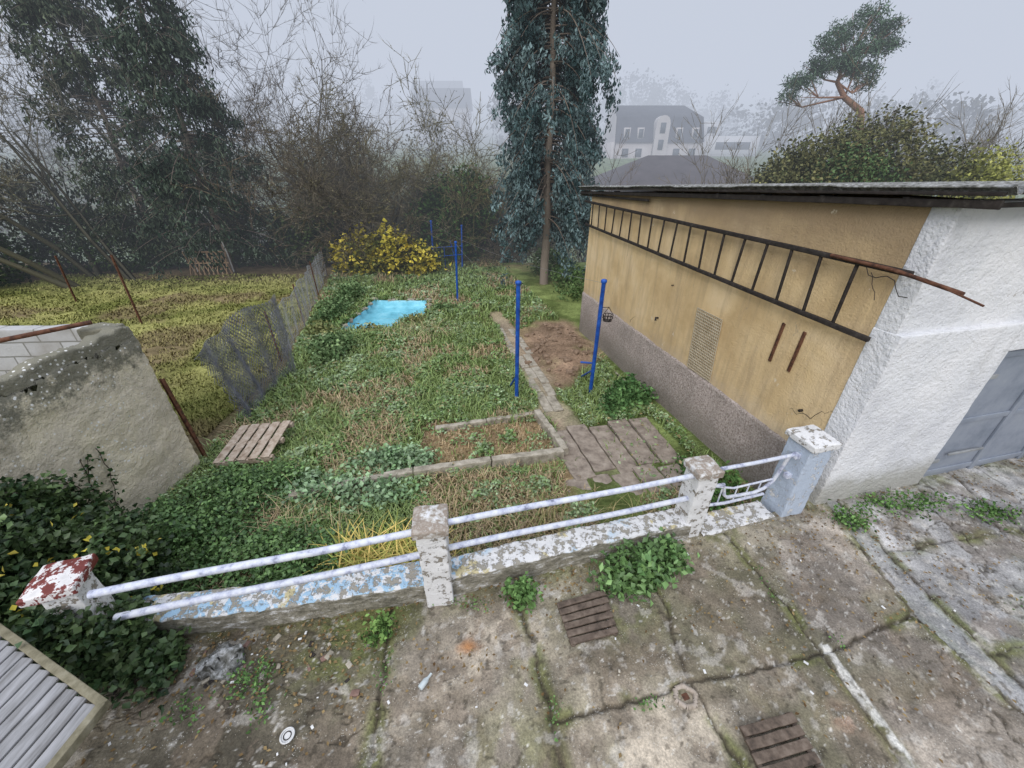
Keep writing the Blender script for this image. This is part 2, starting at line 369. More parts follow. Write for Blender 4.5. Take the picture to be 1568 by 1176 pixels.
# ------------------------------------------------------------------ ground sheet
def axis(lo,hi,step,far_lo,far_hi):
    a=list(np.arange(lo,hi+1e-6,step));s=step;x=hi
    while x<far_hi:s*=1.16;x+=s;a.append(x)
    s=step;x=lo;b=[]
    while x>far_lo:s*=1.16;x-=s;b.append(x)
    return np.array(b[::-1]+a)
xs=axis(-24,8,.11,-600,600);ys=axis(2.2,25,.11,-60,700)
POOL=np.array([(-5.75,12.2),(-5.55,13.6),(-5.55,15.4),(-3.4,15.3),(-3.15,13.5),(-3.8,13.1),(-4.05,12.2),(-4.9,11.9)])
def inpoly(x,y,poly):
    r=np.zeros(np.shape(x),bool);n=len(poly)
    for i in range(n):
        x0,y0=poly[i];x1,y1=poly[(i+1)%n]
        c=((y0>y)!=(y1>y))&(x<(x1-x0)*(y-y0)/(y1-y0+1e-12)+x0);r^=c
    return r
def pathmask(x,y):
    cx=np.interp(y,[5,6.8,8.7,12.2,16,20],[1.6,.95,.55,-.2,-1.2,-1.6]);w=np.interp(y,[5,9,13,20],[.35,.3,.25,.15])
    return (1-ss(w*.6,w*1.4,np.abs(x-cx)+.5*(fbm(x*2,y*2,2.)-.5)))*(1-.75*ss(12,15,y))
X,Y=np.meshgrid(xs,ys,indexing='ij')
Z=ZG(X,Y);inp=inpoly(X,Y,POOL);Z=np.where(inp,Z-.4,Z)
def gcolor(x,y):
    n1=fbm(x*1.3,y*1.3,0.);n2=fbm(x*.45+9,y*.45,2.)
    g=lerp((.1,.13,.045),(.2,.25,.09),ss(.35,.65,n1))
    g=lerp(g,(.25,.19,.11),ss(.5,.64,n2)*.7)
    bed=((x>-1.9)&(x<1.)&(y>4.8)&(y<6.6));g=lerp(g,(.3,.21,.125),bed*.85)
    lawn=ss(-.25,.1,fenceX(y)-x)
    lc=lerp((.19,.2,.06),(.33,.325,.12),ss(.3,.62,fbm(x*.9,y*.9,5.)));lc=lerp(lc,(.22,.175,.1),ss(.5,.66,fbm(x*.5,y*.5,8.)))
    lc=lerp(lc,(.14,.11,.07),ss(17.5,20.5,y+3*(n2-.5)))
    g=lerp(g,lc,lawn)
    p=pathmask(x,y)*ss(4.5,6,y);g=lerp(g,(.34,.28,.22),p*(y<21)*.8)
    g=lerp(g,lerp((.15,.1,.07),(.36,.26,.185),fbm(x*5,y*5,3.)),dirtmask(x,y))
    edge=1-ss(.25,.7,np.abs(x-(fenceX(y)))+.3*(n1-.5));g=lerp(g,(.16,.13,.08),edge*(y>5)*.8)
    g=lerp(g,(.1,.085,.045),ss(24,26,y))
    far=ss(36,44,y);m=lerp((.1,.14,.06),(.17,.23,.1),fbm(x*.05,y*.05,1.));g=lerp(g,m,far)
    return g
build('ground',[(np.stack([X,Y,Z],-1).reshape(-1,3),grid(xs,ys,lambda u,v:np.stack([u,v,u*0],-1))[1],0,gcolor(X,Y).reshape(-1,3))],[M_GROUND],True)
# ------------------------------------------------------------------ terrace
WL=np.array([(-9,1.4),(-3.71,2.04),(-2.48,2.19),(-.99,2.49),(-.6,2.6),(2.02,3.19),(3.35,3.57),(4.06,3.87),(5.84,4.28),(13,5.93)])
def fy(x):return np.interp(x,WL[:,0],WL[:,1])
tx=np.concatenate([np.arange(-9,-4.5,.1),np.arange(-4.5,9,.017),np.arange(9,13.1,.1)])
nrow=200
def terr(x,t):
    y0=.95;yl=fy(x)+.05
    return np.where(t<0,y0+t*4,y0+(yl-y0)*t)
ts=np.concatenate([np.linspace(-1,0,14)[:-1],np.linspace(0,1,nrow)])
U,T_=np.meshgrid(tx,ts,indexing='ij');TY=terr(U,T_);TX=U
jx=.12*(fbm(TX*2.5,TY*2.5,4.)-.5)+.05*(fbm(TX*12,TY*12,4.)-.5);jy=.12*(fbm(TX*2.5,TY*2.5,14.)-.5)+.05*(fbm(TX*12,TY*12,14.)-.5)
SX=[([1.1,2.3],[-1.06,-1.23]),([0,1.16,1.55,1.9,2.4,2.7],[.5,.39,.34,.23,.09,.05]),([0,1.16,1.74,2.32,2.95],[1.8,1.71,1.6,1.57,1.5]),([0,1.16,2.,2.6,3.3],[3.05,3.,2.92,2.79,2.62]),([0,1.5,2.3,3.6],[4.4,4.28,4.1,4.24]),([0,1.7,2.46,3.7],[4.62,4.5,4.42,4.44]),([0,4.6],[6.1,6.5])]
sid=np.zeros(TX.shape,int);dmin=np.full(TX.shape,9.)
for yy,xx in SX:
    s=np.interp(TY,yy,xx);sid+=(TX>s+jx);dmin=np.minimum(dmin,np.abs(TX+jx-s))
cy_=np.interp(TX,[.3,1.59,2.38,3.01,4.1],[1.42,1.72,1.87,2.0,2.3])
on=(TX>.32)&(TX<4.12);dmin=np.where(on,np.minimum(dmin,np.abs(TY+jy-cy_)),dmin);sid=sid+np.where(on&(TY+jy>cy_),10,0)
for xa,xb,y0,y1 in[(4.45,7,3.05,3.5),(4.45,9,1.95,2.4)]:
    cc=np.interp(TX,[xa,xb],[y0,y1]);on=(TX>xa)&(TX<xb);dmin=np.where(on,np.minimum(dmin,np.abs(TY+jy-cc)+(.006)),dmin);sid+=np.where(on&(TY+jy>cc),20,0)
cn=np.abs(fbm(TX*1.1+5,TY*1.1,21.,5)-.5);crk=ss(.007,.0,cn)*ss(.5,.56,fbm(TX*.6,TY*.6,33.))
right=ss(4.5,4.9,TX);cn2=np.abs(fbm(TX*1.9,TY*1.9,41.,4)-.47);crk=np.maximum(crk,right*ss(.012,.002,cn2))
left_=1-ss(-.6,.2,TX);cn3=np.abs(fbm(TX*1.5,TY*1.5,46.,5)-.5);crk=np.maximum(crk,left_*ss(.009,.001,cn3)*.8)
gw=.008+.02*fbm(TX*4,TY*4,6.)
groove=np.exp(-(dmin/gw)**2)
hh=(TAB[sid&63,5,9]-.5)*.03+(TAB[sid&63,8,2]-.5)*.012*(TX-1)*.3
TZ=hh*.6+.02*(fbm(TX*1.5,TY*1.5,2.)-.5)+.02*(fbm(TX*9,TY*9,2.,5)-.5)-.028*groove-.014*crk
chip=ss(.55,.58,fbm(TX*3.2,TY*3.2,51.,6));TZ-=.01*chip
sv=TAB[sid&63,3,4]
base=lerp((.27,.235,.175),(.37,.32,.26),sv)
base=lerp(base,(.43,.375,.325),ss(2.7,3.2,TX)*.7);base=lerp(base,(.4,.4,.41),ss(4.0,4.6,TX)*.85)
leftd=1-ss(-1.45,-.95,TX+.5*(fbm(TX*2,TY*2,9.)-.5));base=lerp(base,(.16,.14,.1),leftd*.85)
big=fbm(TX*.9,TY*.9,61.);base=base*(.6+.8*ss(.25,.75,big))[...,None]
wet=ss(.5,.62,fbm(TX*1.2,TY*1.2,131.,5));base=base*(1-.3*wet)[...,None]
base=lerp(base,(.22,.175,.135),chip*.5)
moss=ss(.5,.68,fbm(TX*1.7,TY*1.7,71.))*np.clip(leftd*.9+.35*(1-ss(.3,1.2,TX))+.25,0,1)
moss=np.maximum(moss,np.exp(-(((TX+1.6)/.5)**2+((TY-1.95)/.3)**2))*.95*ss(.35,.5,fbm(TX*5,TY*5,3.)))
moss=np.maximum(moss,np.exp(-(((TX-1.0)/.6)**2+((TY-2.3)/.3)**2))*.75*ss(.35,.55,fbm(TX*5,TY*5,3.)))
moss=np.maximum(moss,np.exp(-(((TX-.2)/.7)**2+((TY-1.3)/.3)**2))*.6*ss(.4,.6,fbm(TX*4,TY*4,23.)))
moss=np.maximum(moss,np.exp(-((dmin-.03)/.06)**2)*.9*ss(.4,.56,fbm(TX*3,TY*3,81.)))
moss=np.maximum(moss,ss(.4,.0,fy(TX)-TY)*ss(.35,.6,fbm(TX*4,TY*4,5.))*.85)
base=lerp(base,lerp((.08,.1,.03),(.2,.21,.065),fbm(TX*20,TY*20,3.)),np.clip(moss,0,1)*.85)
base=lerp(base,(.05,.04,.027),np.clip(groove*.9+crk*.8,0,1))
dirtp=ss(.54,.66,fbm(TX*2.4,TY*2.4,91.,5));base=lerp(base,(.15,.12,.085),dirtp*.45)
pl=np.interp(TY,[0,1.16,2.0],[3.13,3.06,2.97]);paint=(1-ss(.03,.05,np.abs(TX-pl)+.04*(fbm(TX*9,TY*9,7.)-.5)))*(TY<2.03)*ss(.32,.5,fbm(TX*13,TY*13,17.))
base=lerp(base,(.64,.63,.6),paint*.85)
ch=(TX>np.interp(TY,SX[4][0],SX[4][1])+.02)&(TX<np.interp(TY,SX[5][0],SX[5][1])-.02);TZ=np.where(ch,TZ-.02,TZ);base=lerp(base,np.array((.4,.41,.43))*(.7+.5*fbm(TX*4,TY*4,3.))[...,None],ch*.6)
flake=ss(.62,.69,fbm(TX*9,TY*9,101.,5));base=lerp(base,(.5,.47,.43),flake*.45)
spot=ss(.72,.76,fbm(TX*24,TY*24,111.,3));base=lerp(base,(.6,.58,.54),spot*.6)
pit=ss(.70,.74,fbm(TX*18,TY*18,121.,3));base=lerp(base,(.06,.05,.035),pit*.6)
rusty=np.exp(-(((TX+.42)/.1)**2+((TY-2.02)/.07)**2))*ss(.35,.6,fbm(TX*12,TY*12,3.));base=lerp(base,(.45,.2,.07),rusty*.8)
rusty=np.exp(-(((TX-2.75)/.12)**2+((TY-1.45)/.1)**2))*ss(.35,.6,fbm(TX*12,TY*12,3.));base=lerp(base,(.4,.25,.17),rusty*.6)
n0,n1_=TX.shape;idx=np.arange(n0*n1_).reshape(n0,n1_);TF=np.stack([idx[:-1,:-1],idx[1:,:-1],idx[1:,1:],idx[:-1,1:]],-1).reshape(-1,4)
build('concrete_terrace',[(np.stack([TX,TY,TZ],-1).reshape(-1,3),TF,0,base.reshape(-1,3))],[M_CONC],True)
# ------------------------------------------------------------------ low wall
def wallrun(pts,wid,z0,z1,res=.035,amp=.012):
    pts=np.array(pts,float);seg=np.linalg.norm(np.diff(pts,axis=0),axis=1);s=np.concatenate([[0],np.cumsum(seg)])
    ss_=np.arange(0,s[-1],res);ss_=np.append(ss_,s[-1])
    cx=np.interp(ss_,s,pts[:,0]);cy=np.interp(ss_,s,pts[:,1]);tx_=np.gradient(cx,ss_);ty_=np.gradient(cy,ss_);l=np.hypot(tx_,ty_);nx_,ny_=-ty_/l,tx_/l
    h=wid/2;b=.02
    prof=[(-h,z) for z in np.arange(z0,z1-b,res)]+[(-h,z1-b),(-h+b*.3,z1-b*.3),(-h+b,z1)]+[(o,z1) for o in np.arange(-h+b+res,h-b,res)]+[(h-b,z1),(h-b*.3,z1-b*.3),(h,z1-b)]+[(h,z) for z in np.arange(z1-b-res,z0-.01,-res*2)]
    pr=np.array(prof);V=np.stack([cx[:,None]+nx_[:,None]*pr[:,0],cy[:,None]+ny_[:,None]*pr[:,0],np.broadcast_to(pr[:,1],(len(cx),len(pr)))],-1)
    n,m=V.shape[:2];idx=np.arange(n*m).reshape(n,m);F=np.stack([idx[:-1,:-1],idx[1:,:-1],idx[1:,1:],idx[:-1,1:]],-1).reshape(-1,4)
    V=wob(V.reshape(-1,3),amp*1.6,7.);V=wob(V,amp*.9,28.)
    return V,F
V,F=wallrun([(-3.75,2.2),(-2.5,2.33),(-.8,2.62)],.28,-.7,.27)
V2,F2=wallrun([(-.72,2.64),(.6,2.99),(2.1,3.36)],.28,-.7,.27)
build('low_garden_wall',[(V,F,0),(V2,F2,0)],[M_WALLTOP],True)
V,F=wallrun([(-9,1.5),(-3.8,2.2)],.25,-.7,.1);V2,F2=wallrun([(2.3,3.4),(3.35,3.7)],.3,-.9,.03)
build('retaining_edge',[(V,F,0),(V2,F2,0)],[M_WALLTOP],True)
def post(name,c,a,w,h,capw,mat,capmat,z0=-.2):
    e=empty(name)
    V,F=box((c[0],c[1],(z0+h-.07)/2),(w,w,h-.07-z0),a,.03,.015,.012,ns=9);build('shaft',[(V,F,0)],[mat],True,e)
    V,F=box((c[0],c[1],h-.035),(capw,capw,.085),a,.03,.012,.012,ns=9)
    V[:,2]+=np.where(V[:,2]>h-.02,.035*(1-np.clip(np.maximum(abs(V[:,0]-c[0]),abs(V[:,1]-c[1]))/(capw*.5),0,1)),0)
    build('cap',[(V,F,0)],[capmat],True,e);return e
AN=math.radians(13)
post('fence_post',(-.76,2.55),math.radians(9),.27,1.12,.33,M_POST,M_CAP)
post('fence_post',(2.16,3.38),AN,.25,1.04,.31,M_POST,M_CAP)
post('gate_pillar',(3.60,3.76),AN,.33,1.16,.4,M_PILLAR,M_POST,-.6)
post('fence_post',(-3.78,2.05),math.radians(20),.24,1.0,.36,M_POST,M_REDCAP,-.5)
def rail(name,runs,r=.032,mats=None):
    parts=[]
    for p0,p1 in runs:
        p0=np.array(p0,float);p1=np.array(p1,float);t=np.linspace(0,1,14)[:,None];pts=p0*(1-t)+p1*t
        pts[:,2]+=.008*np.sin(t[:,0]*7);addpath(parts,pts,r,0,12)
    return build(name,parts,mats or [M_PIPE],True)
rail('pipe_railing',[((-3.46,1.95,.915),(-.9,2.5,1.0)),((-3.5,2.0,.50),(-.88,2.5,.68))],.034)
rail('pipe_railing',[((-.62,2.55,1.07),(2.05,3.33,.93)),((-.62,2.55,.72),(2.05,3.33,.58))],.031)
parts=[]
g0=np.array([2.3,3.42,0]);g1=np.array([3.42,3.70,0])
def gp_(t,z,o=0):
    p=g0*(1-t)+g1*t;return (p[0]-.225*o,p[1]+.974*o,z)
addpath(parts,[gp_(0,.93),gp_(.5,.92),gp_(1,.93)],.024)
addpath(parts,[gp_(0,.62,.05),gp_(.25,.6,.05),gp_(.3,.42,.05),gp_(.35,.36,.05),gp_(.7,.34,.05),gp_(.82,.38,.05),gp_(.9,.5,.04),gp_(.93,.7,.03),gp_(.93,.92,0)],.022)
addpath(parts,[gp_(.08,.62,.05),gp_(.4,.5,.05),gp_(.9,.52,.05)],.014)
addpath(parts,[gp_(.02,.3,.05),gp_(.35,.26,.05),gp_(.85,.28,.05)],.02)
for t in(.25,.45,.6,.75):addpath(parts,[gp_(t,.27,.05),gp_(t,.52,.05)],.009)
for z in(.62,.93):parts.append((*box((3.42,3.68,z),(.07,.07,.07),AN,.04,.01),0))
build('pipe_gate',parts,[M_PIPE],True)
# ------------------------------------------------------------------ shed
A0=np.array([4.06,3.87,0]);E=np.array([.974,.225,0]);Uu=np.array([-.225,.974,0])
def S3(s,e,z):
    s,e,z=np.broadcast_arrays(np.asarray(s,float),np.asarray(e,float),np.asarray(z,float))
    return A0+s[...,None]*Uu+e[...,None]*E+z[...,None]*np.array([0,0,1.])
shed=empty('plastered_shed')
def zt(s):return 3.70-.0475*s
ss1=np.linspace(0,8.25,180);vv=np.linspace(0,1,80)
V,F=grid(ss1,vv,lambda s,v:S3(s,.012*(fbm(s*2,v*8,1.)-.5),-1.4+(zt(s)+1.4)*v))
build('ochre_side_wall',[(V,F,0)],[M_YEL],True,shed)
pv=np.linspace(0,1,60)
def plin(s,v):
    top=.57+.05*(fbm(s*1.5,s*0,2.)-.5)+.03*(fbm(s*9,s*0,2.)-.5);z=-1.4+(top+1.4)*v
    e=-.03+.014*(fbm(s*8,z*8,7.)-.5);e=np.where(v>.995,.01,e);return S3(s,e,z)
V,F=grid(np.linspace(.02,8.26,220),np.append(pv[:-1],[.996,1.]),plin)
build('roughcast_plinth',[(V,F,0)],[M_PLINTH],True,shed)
V,F=grid(np.linspace(0,7.3,20),[-1.4,3.3],lambda e,z:S3(8.25,e,z));parts=[(V,F,0)]
V,F=grid(np.linspace(0,8.25,20),[-.6,3.3],lambda s,z:S3(s,7.3,z));parts.append((V,F,0))
build('rear_walls',parts,[M_YEL],False,shed)
def fbox(e0,e1,s0,s1,z0,z1,m=0,res=.06,amp=.008,rnd=.012):
    V,F=gbox((e1-e0,s1-s0,z1-z0),res,rnd);V=rotz(V,AN)+S3((s0+s1)/2,(e0+e1)/2,(z0+z1)/2)
    if amp:V=wob(V,amp,5.)
    return (V,F,m)
parts=[fbox(-.01,7.3,-.02,.22,2.40,3.69),fbox(-.02,1.80,-.085,.22,-.3,2.42),fbox(1.80,3.95,-.085,.22,2.07,2.42),fbox(3.95,7.3,-.085,.22,-.3,2.42)]
build('white_front_wall',parts,[M_WHITE],True,shed)
parts=[fbox(1.8,3.95,.0,.03,-.05,2.08,0,.3,0,.004)]
for e in(1.85,2.88,3.9):parts.append(fbox(e-.045,e+.045,-.03,.0,.0,2.05,0,.5,0,.006))
for z in(.1,1.0,1.98):parts.append(fbox(1.8,3.95,-.022,-.0,z-.04,z+.04,0,.5,0,.006))
parts.append(fbox(2.1,2.75,-.06,-.035,.42,.455,1,.5,0,.006))
for z in(.35,1.7):parts.append(fbox(1.8,1.98,-.06,-.03,z-.03,z+.03,1,.5,0,.006))
build('garage_door',parts,[M_DOOR,M_WIRE2],True,shed)
parts=[fbox(2.05,3.2,-.035,-.01,2.62,3.25,0,.5,0,.01),fbox(2.12,3.13,-.045,-.03,2.69,3.18,1,.5,0,.004)]
M_GLASS=simple('window_glass',[(.3,(.05,.07,.1)),(.7,(.1,.13,.17))],1,.1,5,0)
build('shed_window',parts,[M_DOOR,M_GLASS],True,shed)
es=np.arange(-.16,7.6,.0177);rs=np.linspace(-.36,8.95,60)
def rf(e,s):
    st=.014*(np.floor((s+.36)/1.55)%2)
    return S3(s,e,3.80-.0475*s+.034*np.sin(e*2*np.pi/.177)+st+.012*(fbm(e*3,s*3,1.)-.5))
V,F=grid(es,rs,rf);V2=V-[0,0,.012]
ne,nr=len(es),len(rs)
rim=[]
for a in range(ne-1):rim.append((a*nr,(a+1)*nr,(a+1)*nr+len(V),a*nr+len(V)));rim.append((a*nr+nr-1,(a+1)*nr+nr-1,(a+1)*nr+nr-1+len(V),a*nr+nr-1+len(V)))
for b in range(nr-1):rim.append((b,b+1,b+1+len(V),b+len(V)))
build('corrugated_roof',[(np.concatenate([V,V2]),np.concatenate([F,F[:,::-1]+len(V),np.array(rim)]),0)],[M_ROOF],True,shed)
parts=[]
for e,zz,h,w in((-.10,-.05,.07,.035),(-.13,.03,.03,.05)):
    p0=S3(-.32,e,zt(-.32)+zz+.03);p1=S3(8.85,e,zt(8.85)+zz+.03);parts.append((*beam(p0,p1,w,h,.006,.3,.006),0))
p0=S3(-.2,-.1,3.68);p1=S3(-.2,7.4,3.68);parts.append((*beam(p0,p1,.04,.04,.006,.3),0))
for s in np.arange(.4,8.6,.9):parts.append((*beam(S3(s,-.12,zt(s)-.01),S3(s,.02,zt(s)-.01),.06,.08),0))
parts.append((*beam(S3(5.2,-.06,3.32),S3(8.9,-.06,3.2),.02,.05),0))
build('eave_boards',parts,[M_DARK],True,shed)
parts=[]
for s in(1.31,.975):parts.append((*beam(S3(s,-.012,1.48),S3(s-.02,-.012,2.07),.02,.05),0))
build('rusty_vent_bars',parts,[M_RUST],True,shed)
parts=[]
for i in np.linspace(0,1,15):parts.append((*beam(S3(2.3+.65*i,-.02,.6),S3(2.4+.65*i,-.02,1.72),.012,.014,.001),0))
for i in np.linspace(0,1,23):parts.append((*beam(S3(2.3+.1*i,-.024,.6+1.12*i),S3(2.95+.1*i,-.024,.6+1.12*i),.012,.014,.001),0))
M_CREAM=simple('cream_paint',[(.3,(.4,.34,.24)),(.7,(.56,.5,.38))],8,.7)
build('wall_grille',parts,[M_CREAM],False,shed)
parts=[];addpath(parts,[S3(4.2,0,1.12),S3(4.2,-.06,1.13),S3(4.18,-.07,1.07)],.022)
addpath(parts,[S3(.59,0,1.08),S3(.59,-.05,1.08)],.02);addpath(parts,[S3(3.9,0,1.9),S3(3.9,-.05,1.9)],.012)
pts=[S3(.45-.06*i,-.16-.02*math.sin(i*2.1),3.02-.05*math.sin(i*1.1)-.02*i) for i in range(9)];addpath(parts,pts,.005,0,4)
pts=[S3(.4-.03*i,-.14,2.98-.05*i+.02*math.sin(i*2)) for i in range(6)];addpath(parts,pts,.004,0,4)
r=np.random.default_rng(77)
for s,z,n,ds,dz in((.1,1.3,14,.055,-.035),(5.3,.62,9,-.05,.03)):
    pts=[]
    for i in range(n):pts.append(S3(s,.002,z));s+=ds*(.4+r.random());z+=dz*(1+1.2*r.normal())
    addpath(parts,pts,.005,0,4)
build('insulators_and_wires',parts,[M_DARK],True,shed)
parts=[];parts.append((*beam(S3(.3,-.16,-.62),S3(8.2,-.16,-.80),.22,.1,.02,.1,.01),0));parts.append((*beam(S3(.3,-.30,-.55),S3(6,-.30,-.66),.06,.1,.02,.1,.01),0))
build('drain_channel',parts,[M_STONE],True)
parts=[]
V,F=beam(S3(.05,-.1,3.04),S3(8.5,-.1,3.06),.045,.06,.012,.3,.004);parts.append((V,F,0))
V,F=beam(S3(.15,-.1,2.30),S3(8.3,-.1,2.48),.045,.06,.012,.3,.004);parts.append((V,F,0))
for i,s in enumerate(np.arange(.6,8.3,.43)):
    zl=2.30+(s-.15)/8.15*.18;j=.02*math.sin(i*5.)
    parts.append((*beam(S3(s+j,-.1,zl),S3(s-j,-.1,3.04),.03,.035,.008,.3),0))
build('wooden_ladder',parts,[M_DARK],True)
parts=[];addpath(parts,[S3(.9,-.14,3.06),S3(.2,-.14,3.05),S3(-.42,-.14,2.98)],.02);addpath(parts,[S3(-.1,-.145,3.03),S3(-.6,-.16,2.93)],.01)
build('rusty_pipe',parts,[M_RUST],True)
# ------------------------------------------------------------------ ruin wall left
V,F=box((-5.4,3.45,.75),(.2,3.4,2.75),0,.045,.03,.03,ns=3.);V[:,2]-=np.where(V[:,2]>1.9,.16*fbm(V[:,1]*4,V[:,1]*0,2.),0)
V=wob(V,.02,14.)
V3,F3=box((-7.75,5.22,.66),(4.1,.18,2.6),math.radians(3),.07,.02,.02,ns=3.)
V4,F4=box((-5.66,5.08,.70),(.42,.3,2.68),.1,.05,.03,.03,ns=3.);V4=wob(V4,.02,14.)
build('ruined_outhouse',[(V,F,0),(V3,F3,1),(V4,F4,0)],[M_OLD,M_BLOCK],True)
parts=[];addpath(parts,[(-5.6,4.95,2.15),(-6.9,4.0,2.05)],.03);build('rusty_bar',parts,[M_RUST],True)
for b,t in(((-17.6,15.4,-1),(-17.2,15.2,.95)),((-12.6,12.6,-.95),(-12.5,12.6,1.5)),((-5.35,5.32,-.6),(-5.32,5.2,1.15))):
    parts=[];w=.06
    V,F=beam(b,t,w,.008,.002);parts.append((V,F,0));V,F=beam(np.array(b)+[w/2,.0,0],np.array(t)+[w/2,.0,0],.008,w,.002);parts.append((V,F,0))
    build('rusty_fence_post',parts,[M_RUST],True)
def chain(name,pts,hs,sp,r_,layers,mat,wavy=.05,seed=0,lean=0):
    pts=np.array(pts,float);seg=np.linalg.norm(np.diff(pts,axis=0),axis=1);s=np.concatenate([[0],np.cumsum(seg)]);L=s[-1]
    P0=[];P1=[]
    def at(a,z,ly):
        x=np.interp(a,s,pts[:,0]);y=np.interp(a,s,pts[:,1]);h=np.interp(a,s,hs);w=wavy*math.sin(a*9+seed)*(1-.3*z)+ly*.05+.05*math.sin(a*2.3+z*2+ly)-lean*z*(1-a/L)
        return (x+w,y+.03*math.sin(a*7+z*4),float(ZB(y))+h*z+.04*math.sin(a*5)*z)
    for ly in range(layers):
        for sgn in(1,-1):
            H=float(np.mean(hs));a=-H
            while a<L+H:
                last=None
                for q in np.linspace(0,1,9):
                    aa=a+ly*sp*.33+sgn*H*.3*(q-.5)*2
                    if 0<=aa<=L:
                        p=at(aa,q,ly)
                        if last is not None:P0.append(last);P1.append(p)
                        last=p
                    else:last=None
                a+=sp
    for q in(0.02,.98):
        aa=np.arange(0,L,.25)
        for i in range(len(aa)-1):P0.append(at(aa[i],q,0));P1.append(at(aa[i+1],q,0))
    V,F=tubes(P0,P1,r_,r_,3);return build(name,[(V,F,0)],[mat])
chain('mesh_fence_panel',[(-5.4,6.4),(-5.6,7.9),(-5.55,9.0)],[1.5,1.9,2.0],.062,.0052,2,M_WIRE,.07,0,.4)
chain('chain_link_fence',[(-6.25,9.6),(-7.0,12.5),(-8.3,16.5),(-9.7,20.7)],[1.25,1.3,1.3,1.25],.11,.006,1,M_WIRE2,.03,2)
for x,y in((-6.25,9.55),(-7.0,12.5),(-8.3,16.5),(-9.6,20.5)):
    parts=[];addpath(parts,[(x,y,float(ZB(y))-.1),(x-.02,y,float(ZB(y))+1.4)],.025);build('fence_stake',parts,[M_RUST],True)
# ------------------------------------------------------------------ garden hard items
def gz(x,y):return float(ZG(np.array(x),np.array(y)))
parts=[]
def kerb(p,q,w=.13,h=.22,dz=.09):
    n=max(2,int(np.hypot(q[0]-p[0],q[1]-p[1])/.9));
    for i in range(n):
        a=np.array(p)+(np.array(q)-np.array(p))*i/n;b=np.array(p)+(np.array(q)-np.array(p))*(i+.985)/n
        parts.append((*beam((a[0],a[1],gz(*a)+dz),(b[0],b[1],gz(*b)+dz),w,h,.015,.05,.02),0))
kerb((-3.35,4.3),(-1.6,4.86));kerb((-1.6,4.86),(.92,5.4));kerb((.95,5.42),(.5,6.75));kerb((.45,6.75),(-1.5,6.2),.1,.18,.03)
build('concrete_kerb',parts,[M_STONE],True)
parts=[]
M_SLAB=simple('damp_slabs',[(.3,(.15,.12,.1)),(.5,(.28,.235,.195)),(.7,(.4,.345,.29))],6,.9,35,.6,.015,detail=6)
for j in range(6):
    for i,(s0,s1) in enumerate([(1.0,1.62),(1.65,3.0)]):
        e0=-3.1+.42*j+(-.1 if i else .15);V,F=gbox((.385,s1-s0,.09),.06,.012)
        c=A0+Uu*((s0+s1)/2+.1*math.sin(j*3+i))+E*(e0+.2);V=rotz(V,AN+.03*math.sin(j*7+i))+c;V[:,2]+=-.50+.018*math.sin(j*5+i*2)-.06
        if c[0]<.8:continue
        parts.append((wob(V,.018,6.),F,0))
build('garden_slabs',parts,[M_SLAB],True)
parts=[]
for side in(-.14,.16):
    yy=6.95
    while yy<11.6:
        L=.6+.4*rng.random();x0=np.interp(yy,[6.8,8.7,12.2],[.95,.55,-.2]);x1=np.interp(yy+L,[6.8,8.7,12.2],[.95,.55,-.2]);j=.06*rng.normal()
        dz=-.015*rng.random()
        parts.append((*beam((x0+side+j,yy,gz(x0,yy)+dz),(x1+side+j,yy+L*.93,gz(x1,yy+L)+dz),.2,.07,.012,.06,.018),0));yy+=L
build('garden_path',parts,[M_STONE],True)
parts=[];r=np.random.default_rng(91)
for i in range(150):
    x=1.4+.75*r.normal();y=10.6+1.3*r.normal()
    if (x-4.06)*.974+(y-3.87)*.225>-.35 or dirtmask(np.array(x),np.array(y))<.3:continue
    s=.04+.1*r.random()**2;V,F=gbox((s*1.3,s,s*.8),.05,.03);parts.append((wob(rotz(V,r.random()*6)+np.array([x,y,gz(x,y)+s*.15]),s*.35,12.),F,0))
build('soil_clods',parts,[simple('dug_soil',[(.3,(.14,.095,.065)),(.7,(.32,.23,.165))],9,.95)],True)
pz=gz(-4.4,13.8);parts=[]
c=POOL.mean(0);N=len(POOL)
fine=[]
for i in range(N):
    for k in range(6):fine.append(POOL[i]*(1-k/6)+POOL[(i+1)%N]*k/6)
fine=np.array(fine)+.025*rng.normal(size=(48,2));Nf=len(fine)
Vp=[(*p,pz+.02) for p in fine]+[(*(c+(p-c)*.96),pz-.15) for p in fine]+[(*(c+(p-c)*.5),pz-.2) for p in fine]+[(*c,pz-.2)]
Fp=[];T3=[]
for i in range(Nf):
    j=(i+1)%Nf
    for q in(0,1):Fp.append((q*Nf+i,q*Nf+j,(q+1)*Nf+j,(q+1)*Nf+i))
    T3.append((2*Nf+i,2*Nf+j,3*Nf))
pond=empty('garden_pond');build('pond_basin',[(Vp,Fp,0),(Vp,T3,0)],[M_POOL],False,pond)
parts=[]
for i in range(0,Nf,2):
    p=fine[i];d=nrm(p-c);q=p+d*.1
    if rng.random()<.8:parts.append((*box((q[0],q[1],pz+.02),(.3,.2,.09),math.atan2(d[1],d[0])+1.57+.2*rng.normal(),.06,.03,.03,ns=5),0))
build('pond_edging',parts,[M_STONE],True,pond)
